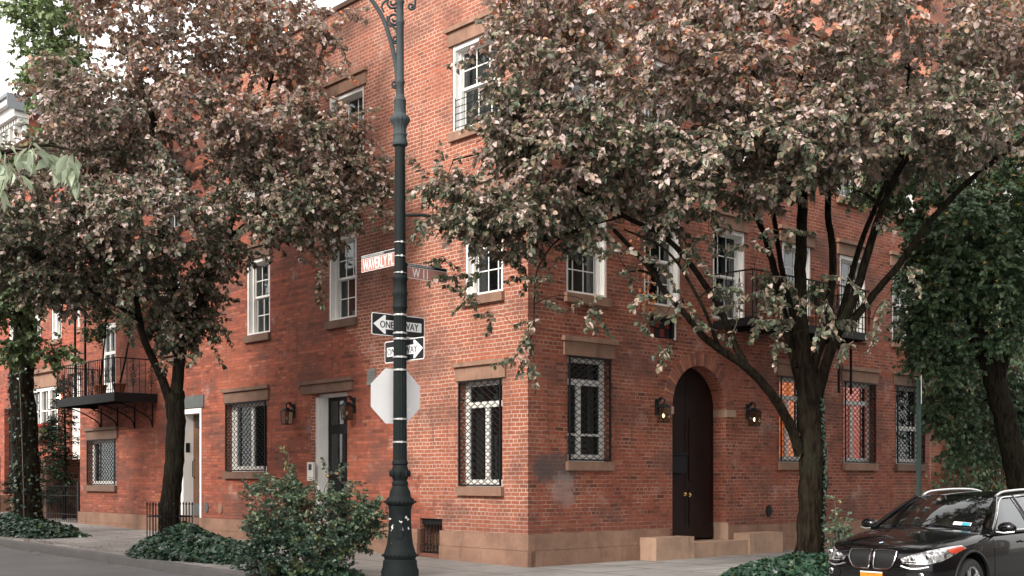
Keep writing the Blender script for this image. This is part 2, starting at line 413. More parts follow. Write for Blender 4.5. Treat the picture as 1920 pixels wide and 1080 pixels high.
# ================================================================ SETTING
def struct(name, mb, mat, parent=None, smooth=None):
    o = mb.build(name, mat, parent, smooth); o['kind'] = 'structure'; return o
t = NT('asphalt'); o = t.obj(); n1 = t.noise(o, .6, 6, .6); n2 = t.noise(o, 90, 3, .7)
c = t.ramp(n1, [(.3, (.085, .085, .088)), (.7, (.14, .139, .137))]); c = t.mix(.6, c, t.mix(n2, (.5, .5, .5), (1.5, 1.5, 1.5)), 'MULTIPLY')
M['asphalt'] = t.done(t.pbsdf(c, .85, t.bump(n2, .4, .006)))
t = NT('pavement_slabs'); o = t.obj(); n1 = t.noise(o, .8, 6, .65); n2 = t.noise(o, 60, 4, .7)
bk = t.n('ShaderNodeTexBrick', Vector=o, Color1=(0, 0, 0), Color2=(1, 1, 1), Scale=1.0)
for k, v in (('Mortar Size', .030), ('Brick Width', 1.55), ('Row Height', 1.25), ('Mortar Smooth', .4), ('Bias', 0.0)): bk.inputs[k].default_value = v
c = t.ramp(bk.outputs['Color'], [(0, (.21, .20, .19)), (1, (.31, .30, .285))])
c = t.mix(t.sstep(n1, .35, .7), c, (.165, .158, .15)); c = t.mix(.5, c, t.mix(n2, (.6, .6, .6), (1.35, 1.35, 1.35)), 'MULTIPLY')
c = t.mix(t.math('MULTIPLY', bk.outputs['Fac'], .8), c, (.06, .055, .05))
M['pave'] = t.done(t.pbsdf(c, .8, t.bump(t.math('ADD', n2, t.math('MULTIPLY', bk.outputs['Fac'], -1.5)), .4, .006)))
M['kerb'] = plain('kerb_granite', (.105, .10, .095), .8, var=.25, scale=3, bump=.3)

def road_z(x): return -.14 + gz(x) - .09 * min(1.0, max(0.0, (-x - 3.0) / 2.2))
g = MB()
xs = [-400, -60, -20, -8, -5.2, -4.6, -4.1, -3.6, -3, -1.5, 0, 10, 30, 70, 120, 400]; ys = [-400, -60, -20, -5, 0, 5, 15, 30, 60, 120, 400]
g.grid([[(x, y, road_z(min(x, 70)) if x > -60 else road_z(-60)) for x in xs] for y in ys])
groot = struct('ground', g, M['asphalt']); groot.matrix_world = MH
KL, KR, RAD = 4.15, 5.2, 2.9                             # kerb lines: outward of left and right walls
arc = [(-KR + RAD - RAD * math.cos(a), KL - RAD + RAD * math.sin(a)) for a in [i / 12 * PI / 2 for i in range(13)]]
pv = MB()
def slab(poly): pv.face([(x, y, gz(x)) for x, y in poly])
slab([(70, -60), (70, KL), (0, KL), (0, -60)])
slab([(0, -60), (0, KL)] + arc[::-1] + [(-KR, -60)])
pav = struct('pavement', pv, M['pave']); pav.matrix_world = MH
kb = MB(); path = [(70, KL)] + [(x, KL) for x in (30, 18, 10, 5, 0)] + arc[::-1] + [(-KR, -5), (-KR, -15), (-KR, -60)]
def offs(i, d):
    p = Vector((*path[i], 0)); a = Vector((*path[max(i-1, 0)], 0)); b = Vector((*path[min(i+1, len(path)-1)], 0))
    t_ = (b - a).normalized(); nrm = Vector((t_.y, -t_.x, 0))
    if nrm.dot(p - Vector((20, -20, 0))) < 0: nrm = -nrm
    return p + nrm * d
rows = []
for i in range(len(path)):
    i_, o_ = offs(i, -.02), offs(i, .14); h = gz(i_.x) + .006
    rows.append([(i_.x, i_.y, h - .3), (i_.x, i_.y, h), (o_.x - (o_.x - i_.x) * .1, o_.y - (o_.y - i_.y) * .1, h), (o_.x, o_.y, h - .02), (o_.x, o_.y, h - .45)])
kb.grid([list(r) for r in zip(*rows)])
ko = struct('kerb', kb, M['kerb'], None, 40); ko.matrix_world = MH

# ================================================================ HOUSE
LW, RW, TOP = 18.35, 12.9, 10.7
house = empty('brick_townhouse', 'three storey weathered red brick corner house with brownstone lintels and barred ground windows', 'house', mat=MH)

def wall_sheet(mb, A0, A1, Z0, Z1, holes, dflt=.22):
    aa = sorted({A0, A1, *[h[0] for h in holes], *[h[1] for h in holes]}); zz = sorted({Z0, Z1, *[h[2] for h in holes], *[h[3] for h in holes]})
    zz = [z for z in zz if Z0 <= z <= Z1]
    for a, b in zip(aa, aa[1:]):
        for c, d in zip(zz, zz[1:]):
            ca, cz = (a + b) / 2, (c + d) / 2
            if any(h[0] < ca < h[1] and h[2] < cz < h[3] for h in holes): continue
            mb.face([(b, 0, c), (a, 0, c), (a, 0, d), (b, 0, d)])
    for h in holes:
        a0, a1, z0, z1 = h[:4]; z0 = max(z0, Z0); dp = h[4] if len(h) > 4 else dflt
        mb.face([(a0, 0, z0), (a0, -dp, z0), (a0, -dp, z1), (a0, 0, z1)])
        mb.face([(a1, -dp, z0), (a1, 0, z0), (a1, 0, z1), (a1, -dp, z1)])
        mb.face([(a0, 0, z1), (a0, -dp, z1), (a1, -dp, z1), (a1, 0, z1)])
        mb.face([(a0, -dp, z0), (a0, 0, z0), (a1, 0, z0), (a1, -dp, z0)])

F2L = [(.62, 1.60), (4.90, 5.87), (8.15, 9.13), (12.35, 13.3)]
F3L = [(.70, 1.95), (4.66, 5.86), (8.1, 9.3), (12.3, 13.5)]
GL = [(.63, 1.75, 1.31, 3.14), (8.28, 10.04, 1.60, 3.14), (15.96, 17.8, 1.26, 2.50)]
holesL = [(a, b, 4.58, 6.24) for a, b in F2L] + [(a, b, 7.50, 9.03) for a, b in F3L] + GL + \
         [(5.22, 6.53, -.1, 3.17, .37), (11.23, 12.26, -.1, 3.10, .26), (2.24, 2.89, .10, .73, .3), (16.0, 16.9, 3.56, 5.6)]
wl = MB(TL); wall_sheet(wl, 0, LW, -.3, TOP, holesL)
wl.build('wall', M['brickL'], house)
F2R = [(.88, 1.87), (2.83, 3.83), (7.02, 8.02), (9.10, 10.10), (11.22, 12.2)]
F3R = [(.88, 1.87), (2.83, 3.83), (4.85, 5.85), (7.02, 8.02), (9.02, 9.95), (11.22, 12.2)]
GR = [(.91, 1.94, 1.74, 3.53), (6.92, 7.98, 1.78, 3.53), (9.25, 10.48, 1.78, 3.55), (11.38, 12.60, 1.78, 3.57)]
AC, AR, AS = 4.395, .785, 2.78                           # arch centre, radius, springing height
holesR = [(a, b, 4.58, 6.26) for a, b in F2R] + [(a, b, 7.50, 9.03) for a, b in F3R] + GR + \
         [(4.79, 5.78, 4.50, 6.26), (AC - AR, AC + AR, -.1, AS + AR + .02, .0), (3.0, 3.67, 4.0, 4.38, .1)]
wr = MB(TR); wall_sheet(wr, 0, RW, -.3, TOP, holesR)
N = 18                                                   # arch: spandrels, curved soffit and jambs
for s_ in (-1, 1):
    for i in range(N):
        a, b = i / N * PI / 2, (i + 1) / N * PI / 2
        p, q = (AC + s_*AR*math.cos(a), AS + AR*math.sin(a)), (AC + s_*AR*math.cos(b), AS + AR*math.sin(b))
        top = AS + AR + .02
        f_ = [(p[0], 0, p[1]), (q[0], 0, q[1]), (q[0], 0, top), (p[0], 0, top)]
        wr.face(f_ if s_ < 0 else f_[::-1])
        r_ = [(p[0], 0, p[1]), (p[0], -.30, p[1]), (q[0], -.30, q[1]), (q[0], 0, q[1])]
        uvq = [(0, AS + AR*a), (.3, AS + AR*a), (.3, AS + AR*b), (0, AS + AR*b)]
        wr.face(r_, uvq)
    wr.face([(AC + s_*AR, 0, -.1), (AC + s_*AR, -.30, -.1), (AC + s_*AR, -.30, AS), (AC + s_*AR, 0, AS)])
wr.build('wall', M['brickR'], house)
bw = MB()                                                # plain rear walls and roof
bw.face([(LW, 0, -.3), (LW, -RW, -.3), (LW, -RW, TOP), (LW, 0, TOP)]); bw.face([(0, -RW, -.3), (0, -RW, TOP), (LW, -RW, TOP), (LW, -RW, -.3)])
bw.build('wall', M['brickR'], house)
rf = MB(); rf.box(.02, LW - .02, -.02, -RW + .02, TOP - .35, TOP - .25); rf.build('roof', M['roof'], house)
cp = MB(); cp.box(-.06, LW + .03, -.32, .06, TOP + .002, TOP + .09); cp.box(-.06, .32, -RW, -.321, TOP + .002, TOP + .09); cp.build('coping', M['stone_dk'], house)
# floors inside keep the rooms dark
fl = MB(); [fl.box(.3, LW - .3, -.4, -RW + .3, z, z + .1) for z in (.5, 4.1, 7.1)]; fl.box(.3, LW - .3, -2.6, -2.7, .6, TOP - .4); fl.box(2.6, 2.7, -2.71, -RW + .3, .6, TOP - .4)
fl.build('floor', M['door_dk'], house)

def trim(T, a0, a1, z0, z1, kind, par, mat='stone'):
    mb = MB(T)
    if kind == 'lintel':
        mb.box(a0 - .10, a1 + .10, -.05, .035, z1 + .002, z1 + .24); mb.box(a0 - .14, a1 + .14, -.04, .085, z1 + .242, z1 + .32)
    else: mb.box(a0 - .05, a1 + .05, -.12, .075, z0 - .155, z0 - .002)
    o = mb.build('lintel' if kind == 'lintel' else 'sill', M[mat], par); return o

def sash_window(T, a0, a1, z0, z1, cols=3, rows=2, curtain=None, dp=.17, parent=house, lint=True, sl=True, ctrim='stone', mid=None, wm='white', cw=.45):
    W = M[wm]; fr = MB(T); j = .055; e = .003
    fr.box(a0 + e, a0 + j, -dp - .12, -.012, z0 + e, z1 - e); fr.box(a1 - j, a1 - e, -dp - .12, -.012, z0 + e, z1 - e)
    fr.box(a0 + j, a1 - j, -dp - .12, -.02, z1 - .08, z1 - e); fr.box(a0 + j, a1 - j, -dp - .12, -.02, z0 + e, z0 + .05)
    fr.box(a0 + j, a0 + j + .035, -dp - .02, -dp + .05, z0 + .05, z1 - .08); fr.box(a1 - j - .035, a1 - j, -dp - .02, -dp + .05, z0 + .05, z1 - .08)
    w = fr.build('window', W, parent)
    zm = mid if mid else (z0 + z1) / 2; A0, A1, Z0, Z1 = a0 + j, a1 - j, z0 + .05, z1 - .08
    for (lo, hi, o_) in ((zm, Z1, -dp), (Z0, zm + .03, -dp - .045)):
        sm = MB(T); th = .03
        sm.box(A0 + .001, A0 + .05, o_ - th, o_, lo, hi); sm.box(A1 - .05, A1 - .001, o_ - th, o_, lo, hi)
        sm.box(A0 + .05, A1 - .05, o_ - th, o_, lo, lo + .045); sm.box(A0 + .05, A1 - .05, o_ - th, o_, hi - .045, hi)
        x0, x1, y0, y1 = A0 + .05, A1 - .05, lo + .045, hi - .045
        for i in range(1, cols): x = x0 + (x1 - x0) * i / cols; sm.box(x - .010, x + .010, o_ - .024, o_ - .004, y0, y1)
        for i in range(1, rows): y = y0 + (y1 - y0) * i / rows; sm.box(x0, x1, o_ - .022, o_ - .006, y - .010, y + .010)
        sm.build('sash', W, w)
        pn = MB(T); pn.box(x0, x1, o_ - .017, o_ - .012, y0, y1); pn.build('pane', M['glass'], w)
    if curtain: drape(T, A0, A1, Z0, Z1, curtain, w, -dp - .2, cw)
    if lint: trim(T, a0, a1, z0, z1, 'lintel', w, ctrim)
    if sl: trim(T, a0, a1, z0, z1, 'sill', w, ctrim)
    return w
def drape(T, A0, A1, Z0, Z1, mat, w, o_, cw=.45):
    cu = MB(T)
    def sheet(x0, x1):
        n = 26; top = []; bot = []
        for i in range(n + 1):
            x = x0 + (x1 - x0) * i / n; d = o_ + .022 * math.sin(i * 1.9)
            top.append((x, d, Z1)); bot.append((x, d + .008 * math.cos(i * 2.3), Z0))
        cu.grid([bot, top])
    if cw >= 1: sheet(A0, A1)
    else: sheet(A0, A0 + (A1 - A0) * cw * .8); sheet(A1 - (A1 - A0) * cw, A1)
    cu.build('curtain', mat, w, 70)
def grille(T, a0, a1, z0, z1, w, p=.086, P=.118, o_=.028):
    g = MB(T); b = .028
    for x0, x1, y0, y1 in ((a0, a0 + b, z0, z1), (a1 - b, a1, z0, z1), (a0 + b, a1 - b, z0, z0 + b), (a0 + b, a1 - b, z1 - b, z1)): g.box(x0, x1, o_ - .012, o_ + .018, y0, y1)
    n = max(3, round((a1 - a0 - .04) / p)); pp = (a1 - a0 - .04) / n; A = pp * .47
    m = int((z1 - z0) / P * 8)
    for i in range(n + 1):
        x = a0 + .02 + pp * i; sg = 1 if i % 2 else -1
        pts = [(min(a1 - .01, max(a0 + .01, x + sg * A * math.cos(2 * PI * k / 8))), o_ + .004 * sg, z0 + .02 + (z1 - z0 - .04) * k / m) for k in range(m + 1)]
        g.tube(pts, .0078, 4, cap=False)
    g.box(a0 + .04, a0 + .06, -.05, o_, z0 + .3, z0 + .32); g.box(a1 - .06, a1 - .04, -.05, o_, z1 - .34, z1 - .32)
    for zz in (z0 + (z1 - z0) * .25, z0 + (z1 - z0) * .75): g.box(a1 - .005, a1 + .035, .001, .03, zz - .018, zz + .018)
    g.build('security_grille', M['iron'], w)
def casement(T, a0, a1, z0, z1, trans, mull, curtain=None, dp=.13, cw=.5, wm='white', rails=(), parent=house, lt='stone'):
    fr = MB(T); e = .003; j = .11
    fr.box(a0 + e, a0 + j, -dp - .06, -dp, z0 + e, z1 - e); fr.box(a1 - j, a1 - e, -dp - .06, -dp, z0 + e, z1 - e)
    fr.box(a0 + j, a1 - j, -dp - .06, -dp, z0 + e, z0 + .12); fr.box(a0 + j, a1 - j, -dp - .06, -dp, z1 - .1, z1 - e)
    if trans: fr.box(a0 + j, a1 - j, -dp - .07, -dp + .015, trans - .05, trans + .05)
    for mm in mull: fr.box(mm - .05, mm + .05, -dp - .05, -dp + .005, z0 + .12, (trans - .05) if trans else z1 - .1)
    for rr in rails: fr.box(a0 + j, a1 - j, -dp - .05, -dp + .008, rr - .02, rr + .02)
    w = fr.build('window', M[wm], parent)
    pn = MB(T); pn.box(a0 + j, a1 - j, -dp - .035, -dp - .03, z0 + .12, z1 - .1); pn.build('pane', M['glass'], w)
    if curtain: drape(T, a0 + j, a1 - j, z0 + .1, z1 - .08, curtain, w, -dp - .16, cw)
    trim(T, a0, a1, z0, z1, 'lintel', w, lt); trim(T, a0, a1, z0, z1, 'sill', w, lt)
    grille(T, a0 + .005, a1 - .005, z0 + .01, z1 - .01, w)
    return w

cus = [M['curtain_w'], M['curtain'], M['curtain_w'], None]
for i, (a, b) in enumerate(F2L): sash_window(TL, a, b, 4.58, 6.24, 3, 2 if i != 1 else 2, (None, M['curtain'], M['curtain_w'], None)[i], cw=(.3, .3, .95, .4)[i], ctrim='stone' if i == 0 else 'stone_mid')
for i, (a, b) in enumerate(F3L):
    w = sash_window(TL, a, b, 7.50, 9.03, 3, 2, (M['curtain_w'], M['curtain'], None, None)[i], cw=1.0)
    if i == 0:                                            # little window guard of thin rails
        gd = MB(TL)
        for k in range(5): gd.tube([(a + .06, .0, 7.58 + k * .12), (b - .06, .0, 7.58 + k * .12)], .008, 5)
        for x in (a + .08, (a + b) / 2, b - .08): gd.tube([(x, .0, 7.54), (x, .0, 8.10)], .009, 5)
        gd.build('window_guard', M['iron'], w)
casement(TL, .63, 1.75, 1.31, 3.14, 2.72, [1.16], M['curtain'], cw=.22)
casement(TL, 8.28, 10.04, 1.60, 3.14, None, [9.1, 9.85], None, lt='stone_mid')
casement(TL, 15.96, 17.8, 1.26, 2.50, None, [], M['curtain_w'], cw=.45, lt='stone_dk')
for i, (a, b) in enumerate(F2R): sash_window(TR, a, b, 4.58, 6.26, 3, 2, (M['curtain'], M['curtain_r'], M['curtain_w'], None, None)[i], cw=.35)
for i, (a, b) in enumerate(F3R): sash_window(TR, a, b, 7.50, 9.03, 3, 2, (M['curtain_w'], M['curtain'], None, M['curtain_w'], M['curtain'], None)[i], cw=.8)
casement(TR, .91, 1.94, 1.74, 3.53, 3.10, [1.30], M['curtain_w'], cw=.18, rails=(2.2,))
casement(TR, 6.92, 7.98, 1.78, 3.53, 3.1, [7.35], M['warm'], cw=1.0)
casement(TR, 9.25, 10.48, 1.78, 3.55, 3.1, [9.75], M['warm2'], cw=.55)
casement(TR, 11.38, 12.60, 1.78, 3.57, 2.6, [], None, lt='stone_dk')
# blinds low inside the first right window
bl = MB(TR); [bl.box(1.02, 1.62, -.215, -.21, 1.87 + k * .105, 1.95 + k * .105) for k in range(3)]; bl.build('window_shutter', M['white2'], house)
# tall balcony window, right
w = sash_window(TR, 4.79, 5.78, 4.50, 6.26, 3, 2, M['curtain_w'], cw=.25, sl=False, mid=5.35)
# little window of dull red panes
sr = MB(TR); sr.box(3.003, 3.667, -.07, -.03, 4.003, 4.035); sr.box(3.003, 3.667, -.07, -.03, 4.345, 4.377); sr.box(3.003, 3.035, -.07, -.03, 4.035, 4.345); sr.box(3.61, 3.667, -.07, .0, 4.035, 4.345)
w = sr.build('window', M['iron'], house)
sp = MB(TR)
for i in range(4):
    for k in range(2): sp.cur = (i + k) % 2; sp.box(3.04 + i * .142, 3.17 + i * .142, -.062, -.055, 4.04 + k * .155, 4.18 + k * .155)
sp.build('pane', [M['redpane'], M['door_dk']], w)
wf = MB(TR); wf.box(3.668, 3.70, -.05, .012, 3.99, 4.45); wf.build('frame', M['white2'], w)

# ---- doors
dr = MB(TL)                                               # left street door with white pilaster casing
dr.box(6.43, 6.527, -.365, -.11, -.05, 3.10); dr.box(5.223, 5.30, -.365, -.25, -.05, 3.10); dr.box(5.223, 6.527, -.36, -.20, 3.102, 3.167)
for k in range(4): dr.box(6.422, 6.432, -.335 + k * .06, -.305 + k * .06, .05, 3.0)
d = MB(TL)
d.box(5.30, 6.43, -.40, -.355, .32, 3.10)
dd = d.build('door', M['door_dk'], house)
dr.build('door_frame', M['white'], dd)
pn = MB(TL)
for (a, b, c, e) in ((5.42, 6.32, 2.55, 3.02), (5.42, 5.82, 1.55, 2.35), (5.92, 6.30, 1.55, 2.35)): pn.box(a, b, -.354, -.350, c, e)
pn.build('pane', M['glass'], dd)
dp = MB(TL)
for (a, b, c, e) in ((5.42, 5.82, .55, 1.4), (5.92, 6.30, .55, 1.4)): dp.box(a, b, -.3545, -.335, c, e)
dp.build('door_panel', M['door_dk'], dd)
kn = MB(TL); kn.ball((6.37, -.31, 1.50), .04, 8); kn.box(6.35, 6.39, -.355, -.31, 1.48, 1.52); kn.build('door_handle', M['brass'], dd, 60)
st = MB(TL); st.box(5.1, 6.65, -.37, .28, -.1, .16); st.box(5.225, 6.525, -.36, .0, .162, .315); st.build('door_step', M['stone'], house)
lt = MB(TL); lt.box(5.02, 6.86, -.05, .04, 3.172, 3.36); lt.box(4.98, 6.90, -.04, .09, 3.362, 3.43); lt.build('lintel', M['stone_mid'], house)

d = MB(TL); d.box(11.31, 12.13, -.30, -.25, .53, 2.98); dd = d.build('door', M['wood'], house)
f = MB(TL); f.box(12.13, 12.257, -.28, .012, .45, 3.097); f.box(11.233, 11.31, -.28, .012, .12, 3.097); f.box(11.31, 12.13, -.28, .010, 2.98, 3.097); f.build('door_frame', M['white'], dd)
f = MB(TL); f.box(11.42, 12.03, -.249, -.246, 2.65, 2.9); f.build('pane', M['glass'], dd)
f = MB(TL); f.box(11.35, 12.09, -.249, -.244, .56, .85); f.build('kick_plate', M['slate'], dd)
f = MB(TL); f.tube([(12.05, -.25, 1.45), (12.05, -.19, 1.5), (12.05, -.19, 1.85), (12.05, -.25, 1.9)], .012, 6); f.build('door_handle', M['iron'], dd, 60)
f = MB(TL); f.box(12.128, 12.131, -.16, -.05, 2.07, 2.30); f.box(12.12, 12.128, -.15, -.06, 2.08, 2.29); f.build('intercom', M['iron'], house)
f = MB(TL); f.box(11.1, 12.3, -.05, .03, 3.11, 3.40); f.build('lintel', M['slate'], house)
f = MB(TL); f.box(11.235, 12.255, -.30, .06, -.1, .52); f.build('door_step', M['stone_dk'], house)
# french door behind the left balcony
f = MB(TL); f.box(16.003, 16.12, -.16, -.05, 3.6, 5.597); f.box(16.78, 16.897, -.16, -.05, 3.6, 5.597); f.box(16.12, 16.78, -.16, -.05, 5.45, 5.597); f.box(16.12, 16.78, -.16, -.06, 4.75, 4.83); f.box(16.12, 16.78, -.15, -.06, 3.6, 4.0); f.box(16.43, 16.47, -.15, -.06, 4.0, 5.45)
dd = f.build('door', M['white'], house); f = MB(TL); f.box(16.12, 16.78, -.11, -.105, 4.0, 5.45); f.build('pane', M['glass'], dd)

# arched door
dm = MB(TR)
poly = [(AC - AR + .002, .30)] + [(AC + (AR - .002) * math.cos(PI - i / 24 * PI), AS + (AR - .002) * math.sin(i / 24 * PI)) for i in range(25)] + [(AC + AR - .002, .30)]
dm.prism(poly, -.36, -.30); dd = dm.build('door', M['door'], house)
dm = MB(TR); dm.box(4.33, 4.35, -.30, -.292, .32, 3.55)
for (a0, a1) in ((3.72, 4.24), (4.44, 5.06)):
    for (b0, b1) in ((.42, 1.25), (1.4, 2.6)): dm.box(a0, a1, -.30, -.285, b0, b1)
dm.box(3.63, 5.16, -.30, -.28, .305, .52); dm.build('door_panel', M['door'], dd)
dm = MB(TR); dm.ball((4.27, -.24, 1.16), .028, 8); dm.ball((4.41, -.24, 1.14), .028, 8); dm.box(4.24, 4.30, -.292, -.25, 1.12, 1.19); dm.box(4.39, 4.43, -.292, -.25, 1.10, 1.18); dm.build('door_handle', M['brass'], dd, 60)
dm = MB(TR); dm.box(3.66, 4.22, -.292, -.17, 1.55, 1.88); dm.prism([(3.64, 1.882), (4.24, 1.882), (4.24, 1.93), (3.64, 1.93)], -.292, -.14); dm.build('mail_slot_box', M['iron'], dd)
nm = MB(TR); lettering(nm, '23', 4.12, 4.50, 3.02, 3.20, -.281)
for i in range(len(nm.v)): pass
nm.build('house_number', M['iron'], dd)
# voussoirs: one ring of standing bricks
vb = MB(TR); nb = 37
for i in range(nb):
    a = PI * (i + .07) / nb; b = PI * (i + .93) / nb; r0, r1 = AR + .004, AR + .255 + random.uniform(-.012, .008); o_ = .006 + random.uniform(0, .006)
    vb.cur = random.choice((0, 0, 1, 2))
    vb.prism([(AC + r0*math.cos(a), AS + r0*math.sin(a)), (AC + r1*math.cos(a), AS + r1*math.sin(a)), (AC + r1*math.cos(b), AS + r1*math.sin(b)), (AC + r0*math.cos(b), AS + r0*math.sin(b))], -.05, o_)
M['vb1'] = plain('arch_brick', (.26, .095, .06), .85, var=.3, scale=9, bump=.3); M['vb2'] = plain('arch_brick_dark', (.17, .066, .046), .85, var=.3, scale=9, bump=.3); M['vb3'] = plain('arch_brick_orange', (.33, .13, .075), .85, var=.3, scale=9, bump=.3)
vb.build('arch', [M['vb1'], M['vb2'], M['vb3']], house)
for a0, a1 in ((AC - AR - .27, AC - AR + .004), (AC + AR - .004, AC + AR + .27)):
    ib = MB(TR); ib.box(a0, a1, -.31, .035, AS - .15, AS - .01); ib.build('impost', M['stone_lt'], house)
# plinth
def plinth(T, segs, H0=.53, top=None):
    for a0, a1 in segs:
        p = MB(T); n = max(1, int((a1 - a0) / 3))
        base = -.3
        p.box(a0, a1, -.1, .075, base, .26); p.box(a0, a1, -.1, .062, .266, H0); p.box(a0 + .001, a1 - .001, -.1, .05, .259, .267)
        p.build('plinth', M['stone'], house)
plinth(TL, [(-.075, 2.24), (2.89, 5.10), (6.65, 11.23), (12.26, LW)])
plinth(TR, [(.001, AC - AR - .15), (AC + AR + .002, RW)])
jb = MB(TR); jb.box(AC + AR - .004, AC + AR + .0015, -.31, .062, -.1, .60); jb.build('door_jamb_stone', M['stone_lt'], house)
sb = MB(TR); sb.box(3.69, 5.34, -.36, .40, -.2, .27); sb.build('door_step', M['stone_lt'], house)
sb = MB(TR); sb.box(2.65, 3.688, .063, .45, -.2, .40); sb.build('stone_block', M['stone_lt'], house)
sb = MB(TR); sb.box(5.342, 6.4, .063, .45, -.2, .40); sb.build('stone_block', M['stone_lt'], house)
# cellar grate
gr = MB(TL); gr.box(2.245, 2.885, -.08, -.05, .62, .728); gr.box(2.245, 2.885, -.08, -.05, .102, .14)
for i in range(7): gr.tube([(2.29 + i * .09, -.06, .12), (2.29 + i * .09, -.06, .66)], .010, 6)
for i in range(3): gr.tube(spiral((2.40 + i * .17, -.05, .22), .07, .015, 0, 1.5), .008, 5)
gr.build('cellar_grate', M['iron'], house)
gb = MB(TL); gb.box(2.245, 2.885, -.30, -.27, .102, .728); gb.build('cellar_hatch', M['wood'], house)
# fittings on the walls
f = MB(TL); f.box(6.37, 6.60, .0, .05, 1.40, 1.78); it = f.build('intercom', M['white2'], house)
f = MB(TL); f.box(6.43, 6.54, .05, .055, 1.62, 1.74); f.build('intercom_screen', M['sblack'], it)
f = MB(TL); f.box(6.42, 6.55, .05, .053, 1.46, 1.475); f.build('red_strip', M['sbrown'], it)
f = MB(TL); f.box(4.25, 4.50, .0, .03, 3.29, 3.54)
for k in range(4): f.prism([(4.27, 3.31 + k * .055), (4.48, 3.31 + k * .055), (4.48, 3.335 + k * .055), (4.27, 3.335 + k * .055)], .03, .045)
f.box(4.27, 4.48, .0, .06, 3.23, 3.288); f.build('wall_vent', plain('vent_grey', (.20, .20, .19), .6), house)
for T_, a, z, m in ((TL, 10.97, .78, 'slate'), (TL, 10.31, .77, 'stone'), (TR, 6.55, .80, 'iron')):
    f = MB(T_); f.prism([(a + .09 * math.cos(k / 16 * 2 * PI), z + .12 * math.sin(k / 16 * 2 * PI)) for k in range(16)], .0, .025)
    f.prism([(a + .05 * math.cos(k / 16 * 2 * PI), z + .07 * math.sin(k / 16 * 2 * PI)) for k in range(16)], .025, .032); f.build('wall_vent', M[m], house)
# wall lanterns
def lantern(T, a, z, lit):
    b = MB(T); b.box(a - .045, a + .045, .0, .025, z + .12, z + .42)
    b.tube(catmull([(a, .02, z + .34), (a, .10, z + .44), (a, .19, z + .40), (a, .17, z + .32)], 4), .014, 6)
    b.tube([(a, .02, z + .22), (a, .10, z + .30)], .012, 5); b.tube(spiral((a, .08, z + .40), .05, .012, 0, 1.4), .010, 5)
    for k in range(4):                                     # cap
        x0, x1 = .085, .03
    hw, hb = .095, .075
    def ring(h, zz): return [(a - h, .17 - h, zz), (a + h, .17 - h, zz), (a + h, .17 + h, zz), (a - h, .17 + h, zz)]
    def fr(r0, r1):
        for k in range(4): b.face([r0[k], r0[(k+1) % 4], r1[(k+1) % 4], r1[k]])
    fr(ring(hw + .012, z + .26), ring(.03, z + .33)); b.face(ring(.03, z + .33)); b.face(ring(hw + .012, z + .26)[::-1]); b.box(a - hb - .01, a + hb + .01, .17 - hb - .01, .17 + hb + .01, z - .012, z + .004)
    r0, r1 = ring(hb, z + .004), ring(hw, z + .26)
    for k in range(4): b.tube([r0[k], r1[k]], .007, 4)
    b.box(a - hb, a + hb, .095 + .001, .17, z + .13, z + .134) if False else None
    lo = b.build('wall_lantern', M['iron'], house)
    g = MB(T)
    for k in range(4): g.face([r0[k], r0[(k+1) % 4], r1[(k+1) % 4], r1[k]])
    g.build('lantern_glass', M['glass_lamp'], lo)
    bb = MB(T); bb.ball((a, .17, z + .11), .024, 8, (1, 1, 1.7)); bb.build('bulb', M['bulb'] if lit else M['white2'], lo, 60)
lantern(TL, 7.18, 2.58, False); lantern(TL, 4.98, 2.60, False); lantern(TR, 3.17, 2.47, True); lantern(TR, 5.86, 2.49, True)

